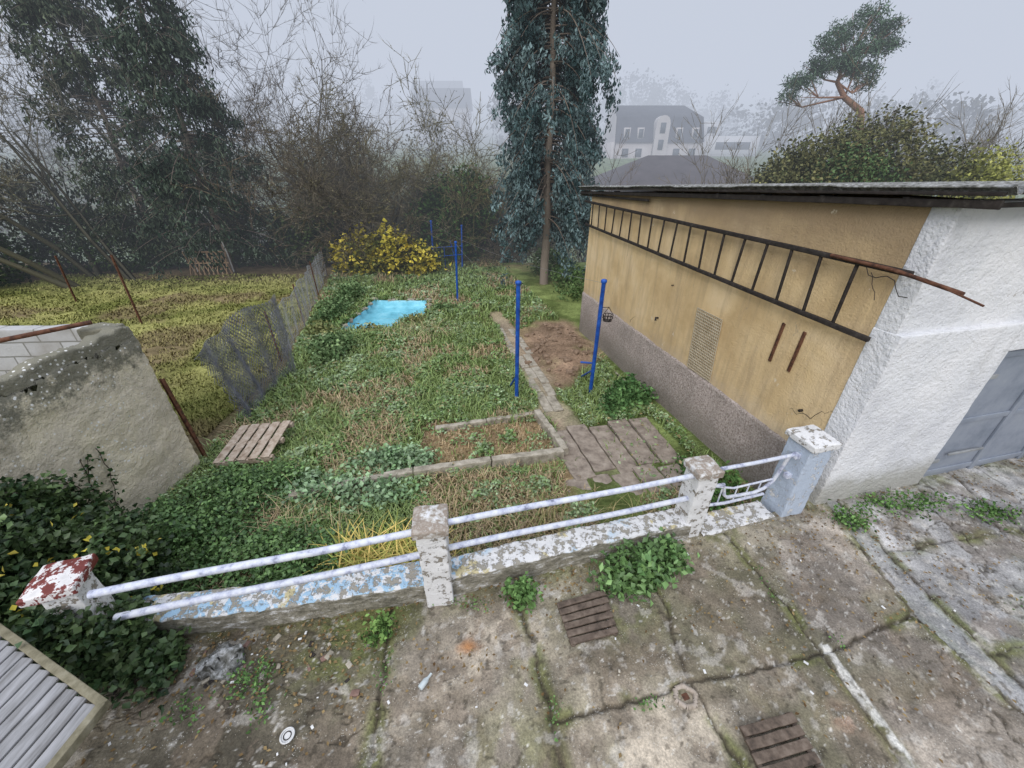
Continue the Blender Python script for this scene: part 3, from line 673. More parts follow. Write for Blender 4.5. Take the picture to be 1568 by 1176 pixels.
def blue_pole(name,b,t,r_=.042,ball=True,brace=None,extra=None):
    parts=[];b=np.array(b,float);t=np.array(t,float);addpath(parts,[b,b*.5+t*.5,t],r_,0,12)
    if ball:
        a=np.linspace(0,1,7);addpath(parts,[t+np.array([0,0,-.03+.09*q]) for q in a],[r_*(1.1+.35*math.sin(math.pi*q)) if 0<q<1 else r_*.9 if q==0 else .01 for q in a],0,12)
    if brace is not None:addpath(parts,[np.array(brace,float),b*.72+t*.28],r_*.55,0,8)
    for x in extra or []:addpath(parts,x,r_*.55,0,8)
    return build(name,parts,[M_BLUE,M_DARK],True)
blue_pole('clothesline_pole',(.1,7.42,-.75),(.12,7.42,2.0),brace=(-.08,8.1,-.7))
blue_pole('clothesline_pole',(1.8,7.75,-.75),(1.75,7.45,2.02),brace=(1.7,8.8,-.8),extra=[[(1.62,8.3,-.1),(1.9,8.15,-.05)]])
blue_pole('clothesline_pole',(-2.2,15.4,-1.0),(-2.1,15.3,1.4),.04)
blue_pole('clothesline_pole',(-4.2,21.4,-1.2),(-4.1,21.3,1.4),.045)
blue_pole('swing_frame',(-2.75,22,-1.2),(-2.65,22,1.1),.04,extra=[[(-4.2,21.4,.1),(-2.7,22,.1)],[(-4.2,21.4,-.35),(-2.7,22,-.35)],[(-3.6,21.6,-1.1),(-3.6,21.6,.1)],[(-3.0,22.,-1.1),(-3.3,21.9,.4)]])
def wire(name,p,q,sag,mat,r_=.004):
    t=np.linspace(0,1,20);P=np.array([np.array(p)*(1-a)+np.array(q)*a-[0,0,sag*4*a*(1-a)] for a in t]);V,F=tubes(P[:-1],P[1:],r_,r_,3);return build(name,[(V,F,0)],[mat])
wire('clothesline_wire',(.12,7.42,1.98),(-2.1,15.3,1.38),.25,M_WIRE2,.003)
wire('clothesline_wire',(1.75,7.45,2.0),(-4.1,21.3,1.4),.3,M_WIRE2,.003)
parts=[];cc=np.array([1.92,7.5,1.35])
for z,rr in((0,.10),(-.06,.1),(-.12,.08)):
    t=np.linspace(0,2*np.pi,17);P=cc+np.stack([rr*np.cos(t),rr*np.sin(t),t*0+z],1);parts.append((*tubes(P[:-1],P[1:],.008,.008,4),0))
for t in np.linspace(0,2*np.pi,11):
    P=[cc+[.1*math.cos(t),.1*math.sin(t),0],cc+[.08*math.cos(t),.08*math.sin(t),-.12],cc+[0,0,-.125]];parts.append((*tubes(P[:-1],P[1:],.006,.006,4),0))
P=[cc+[-.1,0,0],cc+[0,0,.16],cc+[.1,0,0]];parts.append((*tubes(P[:-1],P[1:],.006,.006,4),0));P=[cc+[0,0,.16],np.array([1.76,7.5,1.5])];parts.append((*tubes(P[:-1],P[1:],.008,.008,4),0))
build('wire_basket',parts,[M_DARK])
parts=[];o=np.array([-4.95,5.02,0]);ex=np.array([.85,.12,0]);ey=np.array([-.1,1.0,0])
for i in range(5):
    t=i/4.6;p=o+ex*(t+.05);z=gz(-4.5,5.5)+.2+.04*t
    parts.append((*beam(p+[0,0,z],p+ey+[0,0,z+.05],.14,.022,.004,.1,.005),0))
for t in(.05,.5,.95):
    p=o+ey*t;z=gz(-4.5,5.5)+.14+.05*t;parts.append((*beam(p+[0,0,z],p+ex*1.05+[0,0,z+.04],.09,.08,.005,.1,.003),0))
build('wooden_pallet',parts,[M_WOOD],True)
parts=[];o=np.array([-2.80,1.26,.76]);e1=nrm(np.array([-1.34,.52,0]));e2=np.array([-.06,-.998,0])
for i in range(14):
    p=o+e1*(.09+.113*i);parts.append((*beam(p+e2*.03,p+e2*1.0,.092,.024,.006,.15,.004),0))
for k in(0.0,1.0):parts.append((*beam(o+e2*k-e1*.02,o+e2*k+e1*1.68,.05,.07,.006,.2,.003),1))
parts.append((*beam(o-[0,0,.0],o+e2*1.0,.055,.07,.006,.2,.003),1))
for a,b in((.5,.5),(1.5,.25),(.5,.9),(1.5,.9)):
    p=o+e1*a+e2*b;parts.append((*beam(p-[0,0,.76],p-[0,0,.03],.06,.06,.005,.3),0))
M_YW=simple('mossy_wood',[(.3,(.12,.11,.07)),(.5,(.21,.19,.13)),(.7,(.29,.27,.2))],10,.85,40,.4)
build('slatted_wooden_table',parts,[M_GWOOD,M_YW],True)
def grate(q,n):
    q=[np.array(p) for p in q];parts=[]
    for i in range(n):
        t0=(i+.5)/n;a=q[0]*(1-t0)+q[3]*t0;b=q[1]*(1-t0)+q[2]*t0;w=np.linalg.norm(q[3]-q[0])/n*.8
        parts.append((*beam((a[0],a[1],.03),(b[0],b[1],.03),w,.03,.005,.06,.006),0))
    for s in(.06,.94):
        a=q[0]*(1-s)+q[1]*s;b=q[3]*(1-s)+q[2]*s;parts.append((*beam((a[0],a[1],.01),(b[0],b[1],.01),.04,.03),0))
    build('slatted_drain_cover',parts,[M_BWOOD],True)
grate([(.46,2.42),(.99,2.57),(1.03,2.11),(.56,2.0)],6);grate([(1.84,1.4),(2.32,1.5),(2.36,1.0),(1.86,.9)],6)
t=np.linspace(0,2*np.pi,25);parts=[];P=np.stack([1.49+.085*np.cos(t)+.01*np.sin(5*t),1.61+.075*np.sin(t),t*0+.0],1);Vr,Fr=tubes(P[:-1],P[1:],.024,.024,6);parts.append((wob(Vr,.014,20.),Fr,0));parts.append((*box((1.49,1.61,.0),(.06,.05,.02),.3,.03,.01),1))
build('drain_ring',parts,[simple('pinkish_mortar',[(.3,(.3,.25,.2)),(.7,(.44,.38,.33))],20,.9),M_RUST],True)
M_TIN=simple('tin',[(.3,(.55,.55,.55)),(.7,(.75,.75,.75))],10,.35,30,.1)
parts=[];P=np.stack([-1.79+.05*np.cos(t),1.34+.05*np.sin(t),t*0+.028],1);parts.append((*tubes(P[:-1],P[1:],.007,.007,6),0));P=np.stack([-1.79+.028*np.cos(t),1.34+.028*np.sin(t),t*0+.026],1);parts.append((*tubes(P[:-1],P[1:],.004,.004,6),1))
Vd=np.concatenate([np.stack([-1.79+.05*np.cos(t[:-1]),1.34+.05*np.sin(t[:-1]),t[:-1]*0+.024],1),[[-1.79,1.34,.024]]]);parts.append((Vd,[(i,(i+1)%24,24) for i in range(24)],0))
build('tin_lid',parts,[M_TIN,M_DARK],True)
parts=[];d=np.array([.07,.1,0]);p=np.array([-.8,1.66,.03]);addpath(parts,[p,p+d*.05,p+d*.6,p+d*.8,p+d*1.15],[.022,.026,.026,.012,.011],0,12)
build('plastic_bottle',parts,[simple('clear_plastic',[(.3,(.4,.46,.48)),(.7,(.6,.66,.68))],10,.15)],True)
V,F=gbox((.3,.22,.16),.03,.06);V=V+np.array([-2.62,1.85,.06]);V=wob(V,.1,9.);V=wob(V,.04,30.)
build('crumpled_plastic_bag',[(V,F,0)],[simple('grubby_plastic',[(.35,(.08,.08,.07)),(.5,(.17,.17,.16)),(.66,(.42,.43,.44))],20,.25,40,.6)],False)
parts=[];r=np.random.default_rng(11)
for i in range(60):
    x=-3.5+2.2*r.random();y=1.55+.55*r.random()**.6
    if y>fy(x)-.06:continue
    s=.01+.04*r.random()**2;V,F=gbox((s*1.5,s,s*.7),.03,.008);V=rotz(V,r.random()*6)+np.array([x,y,s*.15]);parts.append((wob(V,.012,25.),F,int(r.choice([0,0,1,2,2]))))
build('rubble',parts,[M_STONE,simple('brick_bits',[(.3,(.14,.08,.065)),(.7,(.26,.17,.14))],20),M_DARK],True)
parts=[]
for i in range(650):
    x=-3.9+11*r.random();y=1.+ (fy(x)-1.05)*r.random()**.5;s=.005+.014*r.random()**2;V,F=gbox((s*1.4,s,s),.05,.003);parts.append((wob(rotz(V,r.random()*6)+np.array([x,y,.01]),.003,60.),F,int(r.integers(0,2)),(.2,.17,.13)))
build('gravel_crumbs',parts,[M_STONE,M_CONC],True)
n=2600;x=-3.9+12*r.random(n);y=.95+(fy(x)-.98)*r.random(n)**.45;k=fbm(x*1.5,y*1.5,9.)+.2*r.random(n)+.15*(x<-1.2)>.57
P=np.stack([x,y,np.full(n,.018)],1)[k];C=lerp((.1,.06,.03),(.3,.22,.11),r.random(len(P)))
build('fallen_leaves',[leaves(P,.036,.022,C,.85,0,.2,3)],[LEAF])
parts=[]
for i in range(30):
    x=-3.2+8*r.random();y=1.1+(fy(x)-1.2)*r.random();s=.008+.016*r.random();V,F=gbox((s*1.6,s,.004),.05,.001);parts.append((rotz(V,r.random()*6)+np.array([x,y,.022]),F,0))
build('paper_scraps',parts,[M_TIN],True)
# ------------------------------------------------------------------ garden weeds
def mask_ok(x,y):
    ok=(x>fenceX(y)+.1)&~inpoly(x,y,POOL)&(pathmask(x,y)*(y<20)<.45)
    se=(x-4.06)*.974+(y-3.87)*.225;ok&=se<-.28;uu=(x-4.06)*-.225+(y-3.87)*.974
    ok&=~((se>-3.25)&(se<-.5)&(uu>.95)&(uu<3.08)&(x>.85)&(np.random.default_rng(1).random(len(x))<.96))
    ok&=dirtmask(x,y)<.35
    ok&=y>fy(x)+.42
    return ok
def inbed(x,y):return (x>-1.7)&(x<.8)&(y>5.05)&(y<6.5)
r=np.random.default_rng(21)
def sample(n,x0,x1,ya,yb,pw=1.3):
    u=r.random(n);q=1-pw;y=(ya**q+u*(yb**q-ya**q))**(1/q);x=x0(y)+(x1(y)-x0(y))*r.random(n);return x,y
x,y=sample(190000,lambda y:fenceX(y),lambda y:np.minimum(4.4,3.4+.0*y),2.6,25,1.25)
bed=inbed(x,y)|((y<4.9)&(x>-1.2))
cl=fbm(x*2.2,y*2.2,1.);cl2=fbm(x*.7,y*.7,11.);cl3=fbm(x*5,y*5,15.,3);cl4=fbm(x*.9,y*.9,25.)
k=mask_ok(x,y)&(cl+.25*r.random(len(x))>np.where(bed,.72,.52))&(cl3>.38)&(cl4<.6+.1*r.random(len(x)));x,y,cl,cl2=x[k],y[k],cl[k],cl2[k]
h=.03+.34*np.clip(cl-.35,0,1)*r.random(len(x))*1.4
P=np.stack([x,y,ZG(x,y)+h],1);sz=(.034+.0045*y)*(.7+.9*fbm(x*1.7,y*1.7,19.))
t=np.clip((cl2-.3)*2.2+.3*r.normal(size=len(x)),0,1)
C=lerp((.14,.24,.065),(.36,.46,.27),t)*(.5+.85*r.random((len(x),1)))
dry=r.random(len(x))<.07;C[dry]=(.34,.27,.13)
parts=[leaves(P,sz,sz*.6,C,.6,0,.2,1)]
x,y=sample(100000,lambda y:fenceX(y),lambda y:3.6+0*y,2.6,25,1.4)
k=mask_ok(x,y)&(~inbed(x,y)|(r.random(len(x))<.45));x,y=x[k],y[k];n=len(x);z=ZG(x,y)
L=(.07+.16*r.random(n))*(.8+.03*y);L=np.where(inbed(x,y),L*.6,L);a=r.random(n)*6.28;ln=.3+.8*r.random(n)
w=.004+.0012*y
T0=np.stack([x,y,z],1);dx=np.cos(a);dy=np.sin(a);sx,sy=-dy*w,dx*w
M1=T0+np.stack([dx*L*.25*ln,dy*L*.25*ln,L*.6],1);T1=T0+np.stack([dx*L*ln,dy*L*ln,L*.85],1)
S=np.stack([sx,sy,0*sx],1)
V=np.stack([T0-S,T0+S,M1+S*.7,M1-S*.7,T1],1).reshape(-1,3);i=np.arange(n)*5
bed=inbed(x,y)|((y<4.9)&(x>-1.4))|(fbm(x*.8,y*.8,31.)>.57)
C=np.where(bed[:,None]&(r.random((n,1))<.75),np.array([[.42,.32,.19]]),np.array([[.22,.3,.1]]))*(.5+.85*r.random((n,1)))
C=np.repeat(C,5,0)
parts.append((V,np.stack([i,i+1,i+2,i+3],1),0,C));parts.append((V,np.stack([i+3,i+2,i+4],1),0,C))
build('garden_weeds',parts,[GLEAF])
n=60000;q=1-1.5;u=r.random(n);y=(6**q+u*(20.5**q-6**q))**(1/q);x=fenceX(y)-.2-(14+.0*y)*r.random(n)**1.2
k=(x<-5.7)&((y>5.6))&(x>-23)&(fbm(x*2.5,y*2.5,3.)>.36);x,y=x[k],y[k];n=len(x);z=ZG(x,y);L=.04+.06*r.random(n);a=r.random(n)*6.28;w=.008+.0015*y;dx=np.cos(a);dy=np.sin(a)
T0=np.stack([x,y,z],1);S=np.stack([-dy*w,dx*w,0*w],1);T1=T0+np.stack([dx*L,dy*L,L],1);V=np.stack([T0-S,T0+S,T1],1).reshape(-1,3);i=np.arange(n)*3
C=lerp((.18,.2,.06),(.41,.4,.15),np.clip((fbm(x*.9,y*.9,5.)-.3)*2.5+.2*r.normal(size=n),0,1))
C=lerp(C,(.28,.22,.12),ss(.5,.66,fbm(x*.5,y*.5,8.))*.7)*(.6+.5*r.random((n,1)))
build('lawn_grass',[(V,np.stack([i,i+1,i+2],1),0,np.repeat(C,3,0))],[LEAF])
# ------------------------------------------------------------------ specific plants
def herb(name,ells,ncl,per,sig,size,c0,c1,seed,flat=.35,shell=.3,asp=.65,mat=None,droop=0,extra=None):
    r=np.random.default_rng(seed);P,idx,_=clumps(ells,ncl,per,sig,r,shell);C=vary(c0,c1,idx,r)
    parts=[leaves(P,size,size*asp,C,flat,droop,.25,seed)]
    if extra:parts+=extra
    return build(name,parts,[mat or LEAF,BARK])
herb('nettle_patch',[(-4.3,3.7,-.45,1.0,.95,.42),(-3.2,3.2,-.45,1.2,.6,.33),(-3.9,4.6,-.5,1.1,.5,.3),(-2.5,3.0,-.5,.7,.35,.3)],1600,22,.07,.06,(.05,.11,.035),(.16,.27,.09),31,.5,mat=GLEAF)
herb('nettle_patch',[(-2.6,4.4,-.5,1.3,.4,.25),(-2.0,5.15,-.5,.75,.3,.25)],340,22,.07,.085,(.12,.22,.09),(.3,.42,.25),32,.5,mat=GLEAF)
herb('ivy_mass',[(-4.6,2.5,.2,.75,.75,.75),(-4.9,2.2,.8,.5,.6,.6),(-3.75,2.1,.15,.4,.25,.4),(-5.1,2.9,.3,.35,.6,.9),(-3.4,1.85,-.0,.5,.25,.3),(-3.8,1.85,.42,.3,.18,.38),(-3.55,1.9,.2,.25,.2,.3)],1250,26,.07,.07,(.022,.05,.02),(.09,.14,.05),33,.3,asp=.8,mat=GLEAF)
herb('ivy_mass',[(-4.5,2.4,.4,.8,.7,.8)],40,4,.05,.06,(.45,.4,.06),(.5,.42,.1),34,.3,.9)
parts=[];r=np.random.default_rng(41)
S=[]
for i in range(10):
    p=np.array([-5.28,2.9+.9*r.random(),-.3]);d=np.array([0.,-.1+.5*(r.random()-.5),1.])
    for k in range(14):
        d=d+np.array([0,.28*r.normal(),.05]);d/=np.linalg.norm(d);q=p+d*.085;S.append((p,q,.006,.005));p=q
P=np.array([s[1] for s in S]);P=P[r.integers(0,len(P),260)]+r.normal(0,.03,(260,3))+[.03,0,0]
build('wall_vine',[segmesh(S,4,(.05,.04,.03),(.08,.06,.05)),leaves(P,.06,.05,np.array([.04,.08,.03])*(.6+.9*r.random((260,1))),.2,.2,seed=4)],[LEAF,BARK])
def strap(name,c,n,L,w,c0,c1,seed,rad=.3):
    r=np.random.default_rng(seed);parts=[]
    a=r.random(n)*6.28;rr=rad*np.sqrt(r.random(n));B=np.stack([c[0]+rr*np.cos(a)*1.6,c[1]+rr*np.sin(a)*.8,np.full(n,c[2])],1)
    a=r.random(n)*6.28;L=L*(.6+.7*r.random(n));bend=.4+.8*r.random(n);rows=[]
    for q in np.linspace(0,1,6):
        o=np.stack([np.cos(a)*L*bend*q*q,np.sin(a)*L*bend*q*q,L*(q-.55*q*q*bend)],1);s=np.stack([-np.sin(a),np.cos(a),0*a],1)*w*(1-q*.85)
        rows+=[B+o-s,B+o+s]
    V=np.stack(rows,1).reshape(-1,3);i=np.arange(n)*12;F=np.concatenate([np.stack([i+2*k,i+2*k+1,i+2*k+3,i+2*k+2],1) for k in range(5)])
    C=lerp(c0,c1,r.random(n))*(.7+.6*r.random((n,1)));return build(name,[(V,F,0,np.repeat(C,12,0))],[LEAF])
strap('daylily_clump',(-1.65,3.15,-.5),420,.52,.017,(.26,.33,.08),(.78,.58,.2),51,.38)
strap('daylily_clump',(-1.0,3.1,-.5),90,.45,.011,(.22,.26,.07),(.6,.44,.18),52,.3)
strap('dead_grass_tuft',(-2.9,3.9,-.5),110,.5,.006,(.35,.28,.16),(.52,.43,.26),53,.5)
strap('dead_grass_tuft',(1.2,3.75,-.5),160,.4,.006,(.2,.24,.08),(.48,.38,.2),54,.6)
strap('dead_grass_tuft',(-.2,3.9,-.5),160,.35,.006,(.25,.22,.1),(.48,.37,.2),55,.8)
strap('dead_grass_tuft',(-3.6,6.6,-.6),260,.3,.006,(.3,.26,.13),(.5,.4,.23),56,1.1)
strap('dead_grass_tuft',(-3.0,11.6,-.8),160,.6,.01,(.3,.26,.13),(.5,.42,.26),57,.9)
W0,W1=(.06,.125,.04),(.17,.29,.1)
herb('wall_foot_weeds',[(1.42,2.78,.12,.38,.22,.2),(1.75,2.95,.1,.25,.18,.16),(1.2,2.65,.03,.3,.2,.1)],130,13,.06,.085,W0,W1,61,.4,mat=GLEAF)
herb('wall_foot_weeds',[(.1,2.47,.1,.16,.12,.14)],36,11,.045,.06,W0,W1,62,.4)
herb('wall_foot_weeds',[(-1.3,2.13,.08,.14,.16,.13)],30,9,.045,.05,W0,(.22,.34,.1),63,.4)
herb('wall_foot_weeds',[(5.15,3.75,.03,.7,.18,.12),(4.3,3.5,.02,.25,.15,.08),(6.2,3.6,.02,.4,.15,.07)],150,12,.06,.045,W0,W1,64,.4)
herb('wall_foot_weeds',[(-2.3,1.72,.04,.2,.16,.1),(-2.1,1.5,.03,.1,.12,.06),(-2.7,1.5,.02,.2,.1,.06)],50,9,.05,.035,W0,W1,65,.4)
herb('wall_foot_weeds',[(-.45,2.4,.02,.35,.06,.06),(1.15,1.58,.0,.12,.05,.04),(.35,1.5,.0,.05,.2,.03),(5.6,2.4,0,.5,.08,.04),(3.1,2.05,0,.1,.05,.03),(6.4,2.8,0,.15,.5,.04),(-1.15,1.7,0,.04,.3,.03),(2.75,2.6,0,.04,.3,.03)],120,7,.03,.025,W0,W1,66,.4)
herb('broadleaf_weeds',[(2.55,7.4,-.45,.55,.35,.35),(2.2,6.95,-.5,.4,.3,.25)],150,13,.08,.1,(.055,.12,.045),(.15,.27,.1),67,.4)
herb('broadleaf_weeds',[(2.9,4.3,-.4,.4,.3,.28),(3.3,4.6,-.4,.3,.4,.2),(3.0,5.0,-.5,.25,.4,.15)],120,12,.06,.07,(.055,.12,.04),(.14,.25,.08),68,.4)
herb('pond_plants',[(-4.5,11.9,-.8,.6,.25,.25),(-3.2,12.7,-.8,.4,.25,.3),(-6.1,11.6,-.75,.5,.5,.3)],170,12,.08,.12,(.12,.15,.06),(.32,.31,.14),69,.2)
herb('garden_shrub',[(-5.0,10.0,-.5,.6,1.0,.35),(-6.4,13.4,-.6,.4,1.2,.4),(-6.6,15.5,-.7,.5,1.5,.45),(-2.5,14.2,-.8,.4,.4,.25)],420,14,.09,.11,(.08,.14,.06),(.23,.32,.15),70,.4)
# ------------------------------------------------------------------ yellow bush
herb('yellow_leaf_bush',[(-7.9,20.8,-.2,1.4,.8,1.1),(-5.4,20.5,-.2,1.3,.8,1.1),(-6.6,21,.2,1.4,.7,1.0),(-4.5,20.6,-.5,.8,.6,.8)],330,7,.2,.23,(.44,.38,.05),(.7,.58,.1),71,.5,.6,.85)
herb('yellow_leaf_bush',[(-6.4,20.8,-.4,2.8,.8,1.1)],480,8,.16,.18,(.08,.11,.03),(.26,.25,.07),72,.4,.4,.8)
# ------------------------------------------------------------------ hedges
H0,H1=(.022,.045,.018),(.08,.12,.045)
herb('ivy_hedge',[(-22,21.8,.2,4,1.3,1.8),(-18,22.7,.3,3,1.0,1.9),(-14.5,23.3,.3,2.6,1.2,1.8),(-11.5,23.0,.2,2.0,1.2,1.6),(-26,18,.0,3,3,1.9),(-10.3,22.5,.9,1,1,1.8)],2200,14,.22,.17,H0,H1,81,.3,.6,.8)
herb('laurel_bush',[(-3.6,24.6,.6,2.3,1.6,2.2),(-2.6,24.1,1.6,1.7,1.3,2.0),(-5.2,25.5,.3,1.6,1.3,1.8),(-1.6,25.4,.3,1.3,1.2,1.8)],1500,13,.24,.22,(.025,.06,.022),(.09,.16,.05),82,.35,.55,.6)
herb('bramble_hedge',[(-9,25.5,1.,2.5,1.5,2.6),(-12,26,1.,2.,1.5,2.2),(2.8,24.5,-.6,1.6,1.,.9),(.8,26,-.8,2.5,1.2,1.2),(-6,27,1.,2.5,1.2,2.4)],1000,11,.3,.14,(.06,.075,.03),(.18,.17,.085),83,.3,.5,.6)
herb('garden_shrub',[(2.6,17.5,-.6,.8,2.5,.6),(2.0,21,-.6,1.,1.6,.8)],300,12,.14,.13,(.06,.11,.04),(.17,.25,.1),84,.35,.4)
# ------------------------------------------------------------------ bare trees and shrubs
bc=[(-7.6,23.0,6.4,5,.13,3),(-9.3,24.5,7.0,5,.13,3),(-6.3,24.8,7.0,4,.12,3),(-4.6,26,7.0,4,.1,3),(-3.3,27.5,7.4,4,.1,3),(-1.6,27,5.8,4,.09,3),(-11,25.5,6.6,4,.11,3),(-.4,28,5.2,4,.08,3),(-12.9,25,7.,3,.11,3),(.8,27,3.9,4,.06,3),(-.6,24.5,3.0,8,.04,2),(2.8,27,4.2,8,.05,2),(.4,25,2.8,9,.04,2),(4.8,27,4.5,7,.05,2),(5.5,30,6.,7,.05,2),(-7,29,7.6,3,.1,3),(-8.4,22.6,5.6,4,.1,3)]
for i,(x,y,h,n,r0,dp) in enumerate(bc):
    bare('bare_shrub',(x,y,float(ZB(y))),h*1.0,n,r0,dp,.8,100+i,(.05,.043,.03),[(.17,.15,.085),(.14,.12,.09),(.18,.14,.1)][i%3],leafn=1200 if dp==3 else 300,lc=[(.18,.17,.08),(.15,.135,.08),(.22,.19,.1)][i%3],tw=.012,up=.02,fan=.42,ls=.085,ratio=.58,nseg=4,nch=2 if dp==3 else 3,twn=5000 if dp==3 else 1800,twl=.42)
bare('bare_tree',(-16.5,21.5,-1.2),12,2,.16,3,.7,140,(.08,.075,.06),(.19,.18,.15),tw=.011,fan=.25,ratio=.55,twn=3000)
bare('bare_tree',(-21.2,20.3,-1.1),10,2,.22,3,.75,141,(.1,.095,.065),(.23,.22,.16),tw=.01,lean=(-.35,-.1),leafn=900,lc=(.13,.15,.07),twn=3000)
bare('bare_tree',(-20.0,18.0,-1.1),9.5,2,.15,3,.75,142,(.1,.095,.065),(.24,.22,.16),tw=.01,lean=(-.3,-.2),leafn=900,lc=(.13,.15,.07),twn=3000)
bare('bare_tree',(-13.0,25.5,-1.4),12.5,2,.14,3,.7,143,(.12,.115,.11),(.24,.23,.22),tw=.011,lean=(.15,0),ratio=.55,twn=4000,twl=.5)
bare('bare_tree',(-24.5,15.8,-1.1),9,3,.12,3,.8,144,(.1,.095,.07),(.23,.21,.15),tw=.01,leafn=700,lc=(.15,.15,.08),twn=3000)
bare('bare_tree',(-18.5,19.5,-1.1),11,2,.12,3,.7,145,(.1,.095,.07),(.23,.21,.16),tw=.01,lean=(-.1,-.1),twn=3000)
# ------------------------------------------------------------------ conifers
def conifer(name,base,H,R,z0,nb,per,c0,c1,seed,gap=None,tr=.16,size=.17,hang=.5,col=False,width=.35,asp=.32):
    r=np.random.default_rng(seed);b=np.array(base,float);S=[];P=[];cidx=[]
    zz=np.linspace(0,H,16);pr=b.copy()
    for i in range(15):
        q=b+np.array([.05*math.sin(i*1.3),.05*math.cos(i),zz[i+1]]);S.append((pr,q,tr*(1-.85*zz[i]/H),tr*(1-.85*zz[i+1]/H)));pr=q
    for i in range(nb):
        z=z0+(H-z0-.3)*r.random();a=r.random()*6.28
        if gap is not None and abs((a-gap+math.pi)%(2*math.pi)-math.pi)<.55 and r.random()<.8:continue
        Rz=(R*min(1,((H-z)/(H*.35))**.8)*(.7+.5*r.random())) if col else R*(1-(z-z0)/(H-z0))**.75*(.7+.45*r.random())+.2
        t=np.linspace(0,1,9);dx,dy=math.cos(a),math.sin(a)
        ox=Rz*t;oz=-hang*Rz*t*t*(.6+.6*r.random())+.12*Rz*t
        pts=b+np.stack([dx*ox,dy*ox,z+oz],1)
        for k in range(8):S.append((pts[k],pts[k+1],.03*(1-t[k]*.8),.03*(1-t[k+1]*.8)))
        m=per;nc=9;ct=(.25+.75*r.random(nc)**.7)*8;cl=r.normal(size=nc)*width*.8*(.4+.6*(1-ct/8));cz=-np.abs(r.normal(size=nc))*(.4 if col else .25)
        w=r.integers(0,nc,m);tq=np.clip(ct[w]+.25*r.normal(size=m),0.5,8);k=np.minimum(tq.astype(int),7);f=(tq-k)[:,None];pp=pts[k]*(1-f)+pts[k+1]*f
        lat=cl[w];dz=cz[w]
        pp=pp+np.stack([-dy*lat,dx*lat,dz-.14*np.abs(r.normal(size=m))],1)+r.normal(size=(m,3))*(.08 if col else .13)
        P.append(pp);cidx.append(i*nc+w)
    P=np.concatenate(P);idx=np.concatenate(cidx);C=vary(c0,c1,idx,r,.35)
    return build(name,[leaves(P,size,size*asp,C,0,.7,.3,seed),segmesh(S,6,(.24,.2,.165),(.17,.14,.12))],[NEEDLE,BARK])
conifer('blue_spruce_tree',(1.5,18.5,-1.05),15.5,2.1,2.8,430,200,(.045,.08,.083),(.2,.28,.29),201,gap=-math.pi/2-.2,tr=.22,size=.17,hang=.85,col=True,width=.42,asp=.44)
D0,D1=(.03,.05,.037),(.095,.125,.09)
conifer('conifer_tree',(-14.8,21,-1.1),14.5,3.2,1.6,220,110,D0,D1,202,size=.24,hang=.45,width=.7)
conifer('conifer_tree',(-19.5,22.5,-1.1),15,3.6,1.5,180,100,D0,(.11,.13,.085),203,size=.25,hang=.35,width=.8)
conifer('conifer_tree',(-25.5,20.5,-1.1),13,3.4,2.5,110,90,(.05,.06,.045),(.14,.15,.1),204,size=.25,hang=.35,width=.8)
# ------------------------------------------------------------------ pine behind shed
r=np.random.default_rng(301);S=[]
tp=np.array([(20.6,28.5,-2),(20.9,28.3,2),(21.1,28,5.2),(20.6,28,6.6),(19.3,28,7.3),(18.6,28,8.0),(18.7,28,9.0)]);tr_=[.26,.24,.2,.17,.14,.11,.06]
for i in range(6):S.append((tp[i],tp[i+1],tr_[i],tr_[i+1]))
pads=[(16.5,28,8.0,.8,.9,.35),(17.3,28,8.7,.8,.9,.4),(17.2,27.6,9.6,.75,.8,.4),(18.2,28,10.2,.85,.9,.4),(19.3,28,10.9,.7,.8,.4),(20.3,28,10.3,.8,.9,.4),(20.6,28,9.6,.6,.8,.35),(19.2,27.7,9.5,1.,.9,.4),(19.8,28.2,8.6,1.0,.9,.35),(18.3,27.6,8.8,.7,.8,.35),(20.2,28,8.0,.5,.6,.25),(16.0,28,7.3,.5,.6,.25)]
for p in pads:
    c=np.array(p[:3]);s=tp[4+int(r.integers(0,3))];m=(c+s)/2+r.normal(0,.2,3)-[0,0,.2];S.append((s,m,.06,.04));S.append((m,c,.04,.02))
    for k in range(6):S.append((m,c+r.normal(size=3)*[p[3]*.5,p[4]*.5,.2],.025,.01))
P,idx,_=clumps(pads,420,26,.16,r,.35);C=vary((.05,.09,.06),(.13,.2,.13),idx,r)
build('pine_tree',[leaves(P,.22,.05,C,0,0,.2,9),(*segmesh(S,7)[:3],np.repeat(np.repeat([[.32,.18,.12]],len(S),0),14,0))],[NEEDLE,BARK])
herb('evergreen_bush',[(14.6,21.,2.0,3.0,2.2,3.3),(17.3,21.5,2.9,2.6,2.,3.1),(12.9,21,1.6,1.5,1.6,2.9),(19.6,21,1.6,2.4,2,3.2)],2700,15,.22,.17,(.075,.09,.045),(.21,.2,.09),302,.3,.6)
herb('evergreen_bush',[(15.5,20,2.0,2.5,1.5,2.6),(13.2,20.2,1.2,1.2,1.2,2.3)],500,14,.2,.15,(.05,.09,.04),(.12,.19,.08),304,.3,.7)
herb('evergreen_bush',[(20.8,20,1.6,1.7,1.5,3.0),(22.8,21,1.6,1.6,1.5,2.8)],800,14,.2,.16,(.18,.2,.05),(.36,.36,.12),303,.3,.6)
bare('bare_shrub',(17.5,23,-1),7.2,7,.06,2,.5,310,tw=.01,nch=3,twn=2500);bare('bare_shrub',(12.5,23,-1),5.6,7,.06,2,.5,311,tw=.01,nch=3,twn=2000);bare('bare_shrub',(22.5,23,-1),6.5,6,.06,2,.5,312,tw=.01,nch=3,twn=2500)
